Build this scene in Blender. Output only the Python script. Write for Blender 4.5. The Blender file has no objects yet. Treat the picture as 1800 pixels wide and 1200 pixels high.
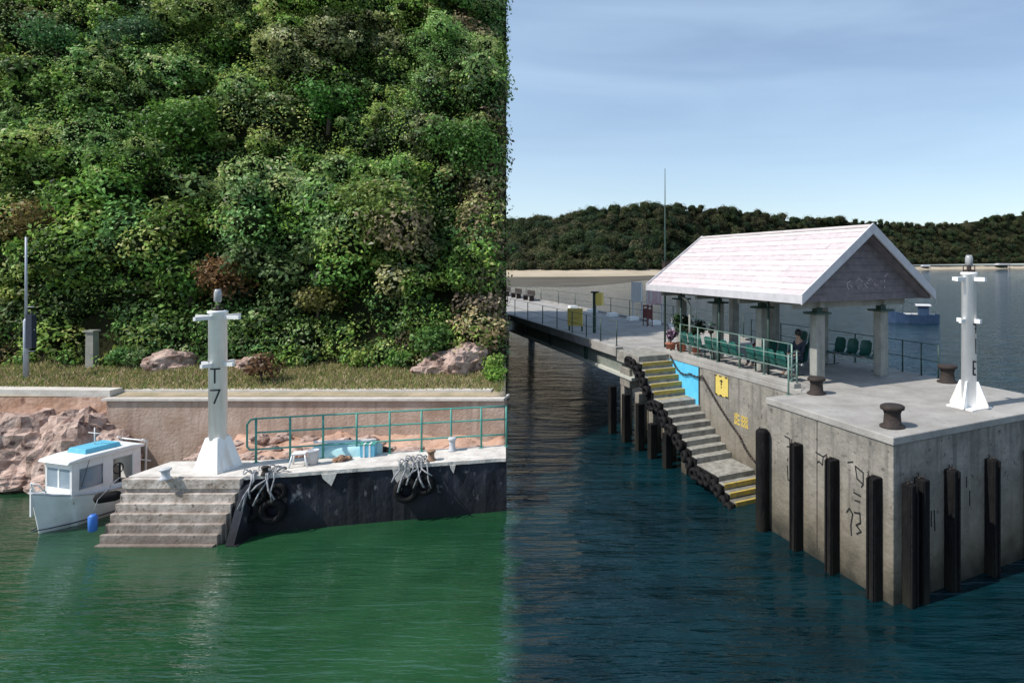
import bpy, bmesh, math, random
import numpy as np
from mathutils import Vector, Matrix, noise
random.seed(7); rng = np.random.default_rng(7)
S = bpy.context.scene; COL = S.collection
PI = math.pi; R = math.radians
H, F, CX, HY = 6.5, 1100.0, 1200.0, 462.0          # eye height and lens of the 1800x1200 picture

# ------------------------------------------------------------------ materials
def mat(name, col, rough=.8, col2=None, scale=3.0, bump=0.0, bscale=None, metal=0.0, spec=.5, mix=(.35, .65), stretch=(1, 1, 1), detail=6, speck=None):
    m = bpy.data.materials.new(name); m.use_nodes = True
    n = m.node_tree.nodes; l = m.node_tree.links; b = n['Principled BSDF']
    b.inputs['Base Color'].default_value = (*col, 1); b.inputs['Roughness'].default_value = rough
    b.inputs['Metallic'].default_value = metal; b.inputs['Specular IOR Level'].default_value = spec
    g = n.new('ShaderNodeNewGeometry'); mp = n.new('ShaderNodeMapping'); mp.inputs['Scale'].default_value = stretch
    l.new(g.outputs['Position'], mp.inputs[0])
    out = None
    if col2:
        t = n.new('ShaderNodeTexNoise'); t.inputs['Scale'].default_value = scale; t.inputs['Detail'].default_value = detail; t.inputs['Roughness'].default_value = .65
        l.new(mp.outputs[0], t.inputs['Vector'])
        r = n.new('ShaderNodeValToRGB'); r.color_ramp.elements[0].position = mix[0]; r.color_ramp.elements[1].position = mix[1]
        r.color_ramp.elements[0].color = (*col, 1); r.color_ramp.elements[1].color = (*col2, 1)
        l.new(t.outputs[0], r.inputs[0]); out = r.outputs[0]
        if speck:
            t2 = n.new('ShaderNodeTexNoise'); t2.inputs['Scale'].default_value = speck[1]; t2.inputs['Detail'].default_value = 4
            l.new(mp.outputs[0], t2.inputs['Vector'])
            r2 = n.new('ShaderNodeValToRGB'); r2.color_ramp.elements[0].position = speck[2]; r2.color_ramp.elements[1].position = speck[2]+.08
            l.new(t2.outputs[0], r2.inputs[0])
            x = n.new('ShaderNodeMix'); x.data_type = 'RGBA'; l.new(r2.outputs[0], x.inputs[0]); l.new(out, x.inputs[6]); x.inputs[7].default_value = (*speck[0], 1); out = x.outputs[2]
        l.new(out, b.inputs['Base Color'])
    if bump:
        t = n.new('ShaderNodeTexNoise'); t.inputs['Scale'].default_value = bscale or scale*4; t.inputs['Detail'].default_value = 6
        l.new(mp.outputs[0], t.inputs['Vector'])
        bp = n.new('ShaderNodeBump'); bp.inputs['Strength'].default_value = bump; bp.inputs['Distance'].default_value = .05
        l.new(t.outputs[0], bp.inputs['Height']); l.new(bp.outputs[0], b.inputs['Normal'])
    m['out'] = 0
    return m
def tide(m, lo, hi, col, wob=.5):
    """algae and damp left by the tide: darker growth below height hi"""
    n = m.node_tree.nodes; l = m.node_tree.links; b = n['Principled BSDF']
    src = b.inputs['Base Color'].links[0].from_socket
    g = n.new('ShaderNodeNewGeometry'); s = n.new('ShaderNodeSeparateXYZ'); l.new(g.outputs['Position'], s.inputs[0])
    t = n.new('ShaderNodeTexNoise'); t.inputs['Scale'].default_value = 2.2; t.inputs['Detail'].default_value = 7; l.new(g.outputs['Position'], t.inputs['Vector'])
    a = n.new('ShaderNodeMath'); a.operation = 'MULTIPLY_ADD'; l.new(t.outputs[0], a.inputs[0]); a.inputs[1].default_value = wob*2; l.new(s.outputs['Z'], a.inputs[2])
    r = n.new('ShaderNodeMapRange'); r.inputs['From Min'].default_value = lo+wob; r.inputs['From Max'].default_value = hi+wob; r.inputs['To Min'].default_value = 1; r.inputs['To Max'].default_value = 0
    l.new(a.outputs[0], r.inputs['Value'])
    x = n.new('ShaderNodeMix'); x.data_type = 'RGBA'; l.new(r.outputs[0], x.inputs[0]); l.new(src, x.inputs[6]); x.inputs[7].default_value = (*col, 1)
    l.new(x.outputs[2], b.inputs['Base Color'])
    return m
def streaks(m, col, amt=.5):
    """vertical rain streaks"""
    n = m.node_tree.nodes; l = m.node_tree.links; b = n['Principled BSDF']
    src = b.inputs['Base Color'].links[0].from_socket
    g = n.new('ShaderNodeNewGeometry'); mp = n.new('ShaderNodeMapping'); mp.inputs['Scale'].default_value = (5, 5, .35); l.new(g.outputs['Position'], mp.inputs[0])
    t = n.new('ShaderNodeTexNoise'); t.inputs['Scale'].default_value = 1.3; t.inputs['Detail'].default_value = 5; l.new(mp.outputs[0], t.inputs['Vector'])
    r = n.new('ShaderNodeValToRGB'); r.color_ramp.elements[0].position = .5; r.color_ramp.elements[1].position = .72
    r.color_ramp.elements[1].color = (amt, amt, amt, 1); l.new(t.outputs[0], r.inputs[0])
    x = n.new('ShaderNodeMix'); x.data_type = 'RGBA'; l.new(r.outputs[0], x.inputs[0]); l.new(src, x.inputs[6]); x.inputs[7].default_value = (*col, 1)
    l.new(x.outputs[2], b.inputs['Base Color'])
    return m
M = {}
M['conc'] = tide(tide(streaks(mat('pier_concrete', (.17, .16, .14), .9, (.31, .285, .245), 1.6, .5, 9, speck=((.10, .09, .08), 7, .62)), (.09, .085, .075), .75), .5, 2.3, (.17, .145, .105), .7), -.05, .95, (.022, .021, .014), .55)
M['deck'] = mat('deck_concrete', (.25, .235, .215), .9, (.37, .355, .33), 1.2, .25, 20, speck=((.22, .21, .2), 9, .64))
M['step'] = tide(mat('step_concrete', (.17, .16, .14), .9, (.33, .32, .28), 5, .3, 15), -.1, .5, (.06, .055, .04), .3)
M['nose'] = mat('yellow_nosing', (.52, .36, .05), .7, (.30, .24, .09), 9, .1)
M['blue'] = mat('blue_paint', (.09, .46, .75), .6, (.12, .55, .82), 4, .08)
M['timber'] = tide(mat('black_fender', (.005, .005, .006), .8, (.014, .013, .013), 8, .5, 16, spec=.15, stretch=(1, 1, .3)), .0, .9, (.018, .018, .014))
M['steelg'] = mat('pale_green_paint', (.12, .21, .175), .5, (.22, .32, .27), 7)
M['dkgreen'] = mat('dark_green_paint', (.015, .045, .035), .5, (.03, .065, .05), 7)
M['seat'] = mat('green_plastic', (.01, .09, .075), .4, (.02, .12, .10), 7)
M['girder'] = streaks(mat('painted_girder', (.17, .19, .165), .7, (.23, .25, .22), 3, .1), (.11, .11, .09), .4)
M['flange'] = mat('pale_flange', (.42, .43, .38), .7, (.52, .52, .46), 3)
M['roof'] = mat('pink_white_roof', (.54, .49, .49), .65, (.64, .60, .595), 2.2, .1, 30, stretch=(1, 1, 3))
M['roofdirt'] = mat('weathered_roof', (.47, .405, .41), .7, (.56, .505, .505), 5, .1)
M['roofpink'] = mat('course_edge_pink', (.40, .33, .36), .8, (.62, .54, .55), 3, .1)  # darker pink along the course edges, also used for the gable lettering
M['fascia'] = mat('fascia_paint', (.48, .47, .50), .6, (.58, .57, .59), 4)
M['gable'] = mat('gable_boards', (.13, .12, .135), .8, (.20, .18, .195), 5, .15)
M['column'] = streaks(mat('column_render', (.22, .225, .205), .85, (.33, .33, .30), 3, .12), (.16, .17, .15), .5)
M['white'] = mat('white_paint', (.80, .80, .79), .45, (.72, .72, .71), 5, .05)
M['white2'] = streaks(mat('beacon_paint', (.93, .93, .92), .4, (.88, .88, .87), 5, .05), (.46, .33, .21), .45)
M['black'] = mat('black_paint', (.012, .012, .013), .6, (.02, .02, .02), 10)
M['rubber'] = mat('tyre_rubber', (.005, .005, .006), .8, (.014, .013, .013), 12, .3, spec=.2)
M['iron'] = mat('rusty_iron', (.016, .013, .012), .8, (.042, .027, .021), 9, .4)
M['yellow'] = mat('yellow_sign', (.72, .56, .14), .5, (.62, .48, .13), 12)
M['yellowp'] = mat('worn_yellow', (.60, .42, .06), .8, (.50, .38, .14), 14)
M['glass'] = mat('window_glass', (.22, .28, .33), .08, (.30, .36, .42), 2)
M['lantern'] = mat('lantern_glass', (.25, .26, .27), .1, (.4, .4, .4), 6)
M['rope'] = mat('grey_rope', (.12, .13, .14), .9, (.42, .42, .43), 9)
M['cream'] = mat('cabin_inside', (.40, .35, .29), .8, (.5, .44, .37), 5)
M['hull'] = mat('white_hull', (.78, .79, .78), .3, (.66, .69, .66), 4)
M['bluetop'] = mat('turquoise_cover', (.10, .42, .60), .5, (.16, .50, .66), 6)
M['blueb'] = mat('blue_fender', (.03, .14, .55), .5, (.05, .2, .6), 6)
M['teal'] = mat('sea_green_paint', (.05, .26, .21), .5, (.09, .33, .27), 8)
M['quayt'] = mat('quay_top', (.46, .425, .385), .9, (.68, .645, .595), 3, .2, 16, speck=((.40, .37, .33), 9, .64))
M['quayw'] = tide(mat('shaded_quay_face', (.010, .011, .015), .85, (.038, .042, .056), 2.4, .5, 9, spec=.2, speck=((.17, .17, .18), 6, .63), stretch=(1, 1, .5)), .1, .8, (.018, .019, .022), .4)  # stained concrete, with the shade of the front put into its near-black colour
M['quays'] = tide(mat('quay_steps', (.24, .19, .15), .9, (.60, .54, .49), 3.4, .4, 14, speck=((.16, .13, .11), 9, .62)), -.05, .95, (.15, .115, .095), .45)
M['rock'] = mat('pink_rock', (.20, .12, .09), .9, (.60, .45, .38), 2.4, 1.0, 9, speck=((.10, .06, .05), 4, .58))
M['wall'] = streaks(mat('old_retaining_wall', (.34, .23, .17), .9, (.50, .39, .32), 1.3, .4, 12), (.27, .19, .15), .7)
M['coping'] = mat('path_coping', (.50, .46, .41), .9, (.62, .58, .53), 3, .2)
M['shore'] = mat('shore_soil', (.36, .20, .13), .95, (.56, .38, .29), 1.3, .9, 6, speck=((.20, .10, .07), 3.2, .60))
M['verge'] = mat('dry_grass_soil', (.26, .22, .13), .95, (.42, .34, .23), 1.3, .5, 10)
M['soil'] = mat('shaded_soil', (.018, .020, .010), .95, (.03, .03, .015), 1, .5, 5, spec=0)  # near-black: deep shade under the thicket is put into the soil colour
M['sand'] = mat('beach_sand', (.36, .295, .20), .95, (.46, .385, .28), .05, .1, .4)
M['mud'] = mat('wet_sand', (.075, .066, .05), .8, (.12, .105, .08), .05, spec=.1)
M['bark'] = mat('bark', (.06, .045, .035), .9, (.10, .08, .06), 8, .4)
M['skin'] = mat('skin', (.42, .26, .19), .6)
M['redcl'] = mat('dark_red_cloth', (.10, .03, .03), .9, (.14, .05, .045), 15)
M['navy'] = mat('dark_blue_cloth', (.02, .03, .05), .9, (.035, .045, .07), 15)
M['terra'] = mat('terracotta', (.35, .12, .07), .8, (.42, .17, .10), 9)
M['bboat'] = mat('dark_blue_hull', (.015, .04, .09), .5, (.03, .06, .12), 2)
M['pink'] = mat('pink_banner', (.70, .42, .45), .7, (.8, .62, .62), 3)
M['grey'] = mat('grey_plastic', (.45, .46, .48), .6, (.56, .57, .60), 5)
M['brown'] = mat('brown_iron', (.24, .13, .08), .8, (.32, .20, .13), 9, .3)
M['post'] = mat('old_concrete_post', (.24, .24, .21), .9, (.33, .32, .28), 5, .2)
M['galv'] = mat('galvanised_steel', (.40, .43, .50), .5, (.5, .53, .6), 6)

def leafmat(name):
    m = bpy.data.materials.new(name); m.use_nodes = True
    n = m.node_tree.nodes; l = m.node_tree.links; n.remove(n['Principled BSDF'])
    a = n.new('ShaderNodeAttribute'); a.attribute_name = 'tint'
    d = n.new('ShaderNodeBsdfPrincipled'); d.inputs['Roughness'].default_value = .5; d.inputs['Specular IOR Level'].default_value = .18
    t = n.new('ShaderNodeBsdfTranslucent'); x = n.new('ShaderNodeMixShader'); x.inputs[0].default_value = .36
    l.new(a.outputs['Color'], d.inputs['Base Color']); l.new(a.outputs['Color'], t.inputs['Color'])
    l.new(d.outputs[0], x.inputs[1]); l.new(t.outputs[0], x.inputs[2]); l.new(x.outputs[0], n['Material Output'].inputs[0])
    return m
M['leaf'] = leafmat('leaves')
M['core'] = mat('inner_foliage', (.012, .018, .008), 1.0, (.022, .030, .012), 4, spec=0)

# ------------------------------------------------------------------ object helpers
def tag(o, label=None, cat=None, group=None, kind=None):
    if label: o['label'] = label
    if cat: o['category'] = cat
    if group: o['group'] = group
    if kind: o['kind'] = kind
    return o
def empty(name, loc=(0, 0, 0), rz=0, label=None, cat=None, group=None):
    o = bpy.data.objects.new(name, None); COL.objects.link(o); o.location = loc; o.rotation_euler = (0, 0, rz)
    return tag(o, label, cat, group)
def link(name, me, m=None, parent=None, loc=(0, 0, 0), rz=0, smooth=False):
    o = bpy.data.objects.new(name, me); COL.objects.link(o)
    if m is not None: me.materials.append(m)
    o.location = loc; o.rotation_euler = (0, 0, rz)
    if parent: o.parent = parent
    if smooth:
        for p in me.polygons: p.use_smooth = True
    return o
class MB:
    def __init__(s): s.v = []; s.f = []; s.sm = []
    def add(s, vs, fs, smooth=False):
        b = len(s.v); s.v += [tuple(v) for v in vs]; s.f += [tuple(b+i for i in f) for f in fs]; s.sm += [smooth]*len(fs); return s
    def box(s, a, b, taper=0):
        x0, y0, z0 = a; x1, y1, z1 = b; t = taper
        return s.add([(x0, y0, z0), (x1, y0, z0), (x1, y1, z0), (x0, y1, z0), (x0+t, y0+t, z1), (x1-t, y0+t, z1), (x1-t, y1-t, z1), (x0+t, y1-t, z1)],
              [(3, 2, 1, 0), (4, 5, 6, 7), (0, 1, 5, 4), (1, 2, 6, 5), (2, 3, 7, 6), (3, 0, 4, 7)])
    def prism(s, pts, axis, a, b):
        """polygon pts (2D) extruded along axis from a to b"""
        def mk(p, t): return {'x': (t, p[0], p[1]), 'y': (p[0], t, p[1]), 'z': (p[0], p[1], t)}[axis]
        n = len(pts)
        return s.add([mk(p, a) for p in pts]+[mk(p, b) for p in pts], [tuple(range(n))[::-1], tuple(range(n, 2*n))]+[(i, (i+1) % n, n+(i+1) % n, n+i) for i in range(n)])
    def lathe(s, prof, c=(0, 0, 0), n=20, cap=True):
        """prof list of (r,z)"""
        vs = []; fs = []
        for r, z in prof:
            for k in range(n): a = 2*PI*k/n; vs.append((c[0]+r*math.cos(a), c[1]+r*math.sin(a), c[2]+z))
        for j in range(len(prof)-1):
            for k in range(n): fs.append((j*n+k, j*n+(k+1) % n, (j+1)*n+(k+1) % n, (j+1)*n+k))
        s.add(vs, fs, True)
        if cap:
            b = len(s.v)-len(vs); s.f.append(tuple(b+k for k in range(n))[::-1]); s.f.append(tuple(b+(len(prof)-1)*n+k for k in range(n))); s.sm += [False, False]
        return s
    def tube(s, pts, r, n=8, closed=False):
        pts = [Vector(p) for p in pts]; m = len(pts); rings = []
        rr = r if isinstance(r, (list, tuple)) else [r]*m
        up0 = None
        for i, p in enumerate(pts):
            if closed: d = pts[(i+1) % m]-pts[i-1]
            else: d = pts[min(i+1, m-1)]-pts[max(i-1, 0)]
            d.normalize()
            up = Vector((0, 0, 1)) if abs(d.z) < .9 else Vector((1, 0, 0))
            if up0 is not None: up = up0-d*up0.dot(d)
            a = d.cross(up).normalized(); b2 = a.cross(d).normalized(); up0 = b2
            rings.append([p+(a*math.cos(2*PI*k/n)+b2*math.sin(2*PI*k/n))*rr[i] for k in range(n)])
        vs = [v for ri in rings for v in ri]; fs = []
        for i in range(m if closed else m-1):
            j = (i+1) % m
            for k in range(n): fs.append((i*n+k, i*n+(k+1) % n, j*n+(k+1) % n, j*n+k))
        if not closed: fs += [tuple(range(n))[::-1], tuple((m-1)*n+k for k in range(n))]
        return s.add(vs, fs, True)
    def quad(s, a, b, c, d): return s.add([a, b, c, d], [(0, 1, 2, 3)])
    def build(s, name, m, parent=None, loc=(0, 0, 0), rz=0, bevel=0):
        me = bpy.data.meshes.new(name); me.from_pydata(s.v, [], s.f); me.update()
        for p, q in zip(me.polygons, s.sm): p.use_smooth = q
        bm = bmesh.new(); bm.from_mesh(me); bmesh.ops.recalc_face_normals(bm, faces=bm.faces); bm.to_mesh(me); bm.free()
        o = link(name, me, m, parent, loc, rz)
        if bevel:
            b = o.modifiers.new('Bevel', 'BEVEL'); b.width = bevel; b.segments = 2; b.limit_method = 'ANGLE'
        return o
def copy_tree(o, parent=None):
    c = o.copy(); COL.objects.link(c)
    if parent: c.parent = parent
    for ch in list(o.children): copy_tree(ch, c)
    return c
def X(px, Y): return (px-CX)/F*Y
def gnd(px, py, z): Y = F*(H-z)/(py-HY); return X(px, Y), Y

# ------------------------------------------------------------------ foliage
GREENS = [(.19, .34, .06), (.24, .39, .08), (.14, .28, .06), (.31, .42, .10), (.15, .30, .09), (.23, .34, .13)]
BROWN = [(.27, .21, .11), (.24, .19, .13), (.28, .27, .12)]
def leaves(centers, radii, n_per, size, tints, zsq=.8, shell=.55, jitter=.35):
    """leaf quads scattered in the outer part of ellipsoids"""
    Ps = []; Ns = []; Ts = []; Sz = []
    for c, r, n, t, sz in zip(centers, radii, n_per, tints, size):
        d = rng.normal(size=(n, 3)); d /= np.linalg.norm(d, axis=1)[:, None]
        # lumps: radius varies with direction
        ph = rng.uniform(0, 6.28, 3)
        lump = 1+.16*np.sin(d[:, 0]*5+ph[0])+.16*np.sin(d[:, 1]*6+ph[1])+.12*np.sin(d[:, 2]*7+ph[2])
        rr = r*lump*(shell+(1.12-shell)*rng.random(n)**.55)
        p = np.array(c)+d*rr[:, None]*np.array([1, 1, zsq])
        Ps.append(p); nn = d*1.1+rng.normal(size=(n, 3))*.6+np.array([-.15, -.1, .45]); nn /= np.linalg.norm(nn, axis=1)[:, None]
        Ns.append(nn); tt = np.array(t)*(1+jitter*rng.normal(size=(n, 1)))
        tt = np.clip(tt+rng.normal(size=(n, 3))*.006, .006, .5)
        Ts.append(tt); Sz.append(sz*rng.uniform(.6, 1.35, n))
    P = np.concatenate(Ps); N = np.concatenate(Ns); T = np.concatenate(Ts); Z = np.concatenate(Sz)
    a = np.cross(N, rng.normal(size=N.shape)); a /= np.linalg.norm(a, axis=1)[:, None]; b = np.cross(N, a)
    a *= Z[:, None]*.5; b *= Z[:, None]*.28
    V = np.stack([P-a, P+b+N*Z[:, None]*.06, P+a, P-b+N*Z[:, None]*.06], 1).reshape(-1, 3)
    return V, np.repeat(T, 4, 0)
def leafmesh(name, V, T):
    n = len(V)//4; me = bpy.data.meshes.new(name)
    me.vertices.add(len(V)); me.vertices.foreach_set('co', V.astype(np.float32).ravel())
    me.loops.add(len(V)); me.loops.foreach_set('vertex_index', np.arange(len(V), dtype=np.int32))
    me.polygons.add(n); me.polygons.foreach_set('loop_start', np.arange(0, 4*n, 4, dtype=np.int32)); me.polygons.foreach_set('loop_total', np.full(n, 4, dtype=np.int32))
    me.update(); at = me.color_attributes.new('tint', 'FLOAT_COLOR', 'POINT')
    C = np.ones((len(V), 4), dtype=np.float32); C[:, :3] = T; at.data.foreach_set('color', C.ravel()); me.validate()
    return me
def blobs(centers, radii, zsq=.8, sub=2, amp=.25):
    bm0 = bmesh.new(); bmesh.ops.create_icosphere(bm0, subdivisions=sub, radius=1); bv = [v.co.copy() for v in bm0.verts]; bf = [[v.index for v in f.verts] for f in bm0.faces]; bm0.free()
    mb = MB()
    for c, r in zip(centers, radii):
        o = Vector((random.random()*50, 0, 0)); c = Vector(c)
        mb.add([c+Vector((v.x, v.y, v.z*zsq))*r*(1+amp*noise.noise(v*2+o)) for v in bv], bf)
    return mb
def shrub(name, base, r, tint, n, sz, label, cat='shrub', group=None, stem=None, clumps=9, zsq=.85):
    """one plant: trunk with limbs and a crown of leaf clumps"""
    root = empty(name, base, 0, label, cat, group)
    cs = []; rs = []
    hh = stem if stem else r*.8
    for k in range(clumps):
        a = random.random()*6.28; q = r*.62*math.sqrt(random.random())
        cs.append((q*math.cos(a), q*math.sin(a), hh+random.uniform(-.42, .5)*r*zsq)); rs.append(r*random.uniform(.34, .58))
    w = [x*x for x in rs]; tw = sum(w)
    V, T = leaves(cs, rs, [int(n*x/tw) for x in w], [sz]*clumps, [np.array(tint)*random.uniform(.8, 1.25) for _ in cs])
    cr = link('crown', leafmesh('crown', V, T), M['leaf'], root)
    mb = MB()
    mb.tube([(0, 0, -.3), (.03*r, 0, hh*.5), (0, .05*r, hh)], [.07*r, .055*r, .03*r], 7)
    for c in cs[:5]: mb.tube([(0, 0, hh*.45), (c[0]*.5, c[1]*.5, hh*.6+c[2]*.2), c], [.04*r, .025*r, .012*r], 5)
    mb.build('trunk', M['bark'], root)
    return root

# ================================================================== WORLD AND LIGHT
SUN_EL = R(50); SD = Vector((-.905, -.425, 0)).normalized()*math.cos(SUN_EL); SD.z = math.sin(SUN_EL)
w = bpy.data.worlds.new('World'); S.world = w; w.use_nodes = True
n = w.node_tree.nodes; l = w.node_tree.links; bg = n['Background']
sky = n.new('ShaderNodeTexSky'); sky.sky_type = 'NISHITA'; sky.sun_disc = False; sky.sun_elevation = SUN_EL
sky.sun_rotation = math.atan2(SD.x, SD.y); sky.air_density = 1.0; sky.dust_density = .6; sky.ozone_density = 1.2
tc = n.new('ShaderNodeTexCoord'); mp = n.new('ShaderNodeMapping'); mp.inputs['Scale'].default_value = (1.2, 1.2, 7); mp.inputs['Rotation'].default_value = (0, R(9), 0)
l.new(tc.outputs['Generated'], mp.inputs[0])
nz = n.new('ShaderNodeTexNoise'); nz.inputs['Scale'].default_value = 1.5; nz.inputs['Detail'].default_value = 7; nz.inputs['Roughness'].default_value = .5; nz.inputs['Distortion'].default_value = .5
l.new(mp.outputs[0], nz.inputs['Vector'])
rp = n.new('ShaderNodeValToRGB'); rp.color_ramp.elements[0].position = .36; rp.color_ramp.elements[1].position = .74; rp.color_ramp.elements[0].color = (.16, .16, .16, 1); rp.color_ramp.elements[1].color = (.42, .42, .42, 1)
l.new(nz.outputs[0], rp.inputs[0])
mx = n.new('ShaderNodeMix'); mx.data_type = 'RGBA'; l.new(rp.outputs[0], mx.inputs[0]); l.new(sky.outputs[0], mx.inputs[6]); mx.inputs[7].default_value = (4.9, 6.4, 8.0, 1)
l.new(mx.outputs[2], bg.inputs[0]); bg.inputs[1].default_value = .148
sl = bpy.data.lights.new('sun', 'SUN'); sl.energy = 4.9; sl.angle = R(.5); sl.color = (1, .95, .88)
so = bpy.data.objects.new('sun', sl); COL.objects.link(so); so.rotation_euler = SD.to_track_quat('Z', 'Y').to_euler()
cam = bpy.data.cameras.new('camera'); co = bpy.data.objects.new('camera', cam); COL.objects.link(co); S.camera = co
co.location = (0, 0, H); co.rotation_euler = (PI/2, 0, 0); cam.sensor_width = 36; cam.lens = 36*F/1800
cam.shift_x = -(CX-900)/1800; cam.shift_y = -(600-HY)/1800; cam.clip_end = 6000; cam.clip_start = .1
S.view_settings.view_transform = 'Standard'; S.view_settings.look = 'None'; S.view_settings.exposure = 0; S.view_settings.gamma = 1

# ================================================================== SEA
def water():
    m = bpy.data.materials.new('sea_water'); m.use_nodes = True; n = m.node_tree.nodes; l = m.node_tree.links; b = n['Principled BSDF']
    b.inputs['IOR'].default_value = 1.37; b.inputs['Roughness'].default_value = .05; b.inputs['Specular IOR Level'].default_value = .5
    g = n.new('ShaderNodeNewGeometry'); s = n.new('ShaderNodeSeparateXYZ'); l.new(g.outputs['Position'], s.inputs[0])
    # green shallows west of the headland, deep blue-green water east of it
    k = n.new('ShaderNodeMath'); k.operation = 'MULTIPLY_ADD'; l.new(s.outputs['Y'], k.inputs[0]); k.inputs[1].default_value = .277; l.new(s.outputs['X'], k.inputs[2])
    t = n.new('ShaderNodeTexNoise'); t.inputs['Scale'].default_value = .9; t.inputs['Detail'].default_value = 5; l.new(g.outputs['Position'], t.inputs['Vector'])
    k2 = n.new('ShaderNodeMath'); k2.operation = 'MULTIPLY_ADD'; l.new(t.outputs[0], k2.inputs[0]); k2.inputs[1].default_value = 1.1; l.new(k.outputs[0], k2.inputs[2])
    mr = n.new('ShaderNodeMapRange'); mr.inputs['From Min'].default_value = .35; mr.inputs['From Max'].default_value = .85; l.new(k2.outputs[0], mr.inputs['Value'])
    t2 = n.new('ShaderNodeTexNoise'); t2.inputs['Scale'].default_value = .35; t2.inputs['Detail'].default_value = 4; l.new(g.outputs['Position'], t2.inputs['Vector'])
    def ramp(c0, c1):
        r = n.new('ShaderNodeValToRGB'); r.color_ramp.elements[0].position = .35; r.color_ramp.elements[1].position = .68
        r.color_ramp.elements[0].color = (*c0, 1); r.color_ramp.elements[1].color = (*c1, 1); l.new(t2.outputs[0], r.inputs[0]); return r
    ra = ramp((.007, .042, .017), (.020, .078, .033)); rb = ramp((.001, .011, .015), (.003, .024, .032))
    x = n.new('ShaderNodeMix'); x.data_type = 'RGBA'; l.new(mr.outputs[0], x.inputs[0]); l.new(ra.outputs[0], x.inputs[6]); l.new(rb.outputs[0], x.inputs[7]); l.new(x.outputs[2], b.inputs['Base Color'])
    def nzz(scale, st, d=5, rot=0):
        mp = n.new('ShaderNodeMapping'); mp.inputs['Scale'].default_value = st; mp.inputs['Rotation'].default_value = (0, 0, rot); l.new(g.outputs['Position'], mp.inputs[0])
        q = n.new('ShaderNodeTexNoise'); q.inputs['Scale'].default_value = scale; q.inputs['Detail'].default_value = d; q.inputs['Roughness'].default_value = .55; q.inputs['Distortion'].default_value = .4; l.new(mp.outputs[0], q.inputs['Vector']); return q
    def mixv(lo, hi):
        q = n.new('ShaderNodeMapRange'); q.inputs['To Min'].default_value = lo; q.inputs['To Max'].default_value = hi; l.new(mr.outputs[0], q.inputs['Value']); return q
    a = nzz(1.6, (.26, 1.7, 1), 4, R(3)); c = nzz(6.0, (.34, 1.6, 1), 3, R(-5)); e = nzz(.35, (.8, 1.5, 1), 3)
    prev = None
    for tex, lo, hi, st in ((a, .085, .42, .6), (c, .030, .07, .6), (e, .05, .7, .6)):
        bb = n.new('ShaderNodeBump'); bb.inputs['Strength'].default_value = st; l.new(mixv(lo, hi).outputs[0], bb.inputs['Distance']); l.new(tex.outputs[0], bb.inputs['Height'])
        if prev: l.new(prev.outputs[0], bb.inputs['Normal'])
        prev = bb
    b3 = prev; io = mixv(1.85, 1.33); l.new(io.outputs[0], b.inputs['IOR'])
    l.new(b3.outputs[0], b.inputs['Normal'])
    return m
M['sea'] = water()
mb = MB(); mb.quad((-3000, -60, 0), (3000, -60, 0), (3000, 5000, 0), (-3000, 5000, 0))
tag(mb.build('water', M['sea']), 'rippled sea, green by the small quay and dark blue-green by the pier', kind='structure')
mb = MB(); mb.quad((-3000, -60, -4), (3000, -60, -4), (3000, 5000, -4), (-3000, 5000, -4))
tag(mb.build('seabed', M['mud']), 'sea bottom under the water', kind='structure')

# ================================================================== HEADLAND (left)
ER = -.2805                                           # the headland ends in a steep flank X = ER*Y
def er(Y): return ER*Y
def zprof(x, y):
    nz = noise.noise(Vector((x*.5, y*.5, 0)))
    edge = 19.0
    if y < 18.9:
        qf = 15.75+max(0, (x+10.5))*.2415
        if y < qf: return -1.4
        front = max(16.2, qf) if x > -13.6 else 16.2+min(1, (-13.6-x)/1.5)*2.2
        if y < front: return -1.2 if x < -13.6 else .6
        t = min(1, (y-front)/2.2); return (.98 if x > -13.4 else -.15)+t*.30+.22*noise.noise(Vector((x*1.3, y*1.3, 3)))+.08*noise.noise(Vector((x*4, y*4, 3)))
    if y < 22.4: return 2.44+.11*(y-19)+.10*nz*min(1, (y-19)/1.5)
    crest = 35.5+1.2*noise.noise(Vector((x*.1, 0, 9)))
    if y < crest: return 2.85+1.62*(y-22.4)**.98+(2.6*noise.noise(Vector((x*.21, y*.30, 1)))+1.1*noise.noise(Vector((x*.5, y*.6, 2))))*min(1, (y-22.4)/2.5)
    return max(-1.5, 2.85+1.62*(crest-22.4)**.98-5.2*(y-crest))
def grid(name, ys, nx, m, x0=-44, label=None):
    mb = MB(); vs = []
    for y in ys:
        xr = er(y)-.05
        for i in range(nx+1):
            x = x0+(xr-x0)*(i/nx)**.8; vs.append((x, y, zprof(x, y)))
    ny = len(ys); fs = [(j*(nx+1)+i, j*(nx+1)+i+1, (j+1)*(nx+1)+i+1, (j+1)*(nx+1)+i) for j in range(ny-1) for i in range(nx)]
    b = len(vs)
    for j, y in enumerate(ys): vs.append((er(y)-.05, y, -1.6))
    for j in range(ny-1): fs.append((j*(nx+1)+nx, b+j, b+j+1, (j+1)*(nx+1)+nx))
    mb.add(vs, fs, True); o = mb.build(name, m); return tag(o, label, kind='structure')
fr = lambda a, b, n: [a+(b-a)*i/n for i in range(n+1)]
grid('shore', fr(15.9, 18.96, 26), 150, M['shore'], label='orange brown stony shore behind the small quay')
grid('verge', fr(19.04, 22.4, 12), 80, M['verge'], label='dry grassy verge above the retaining wall')
grid('hillside', fr(22.4, 43.5, 60), 90, M['soil'], label='steep soil slope under the thicket')
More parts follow.
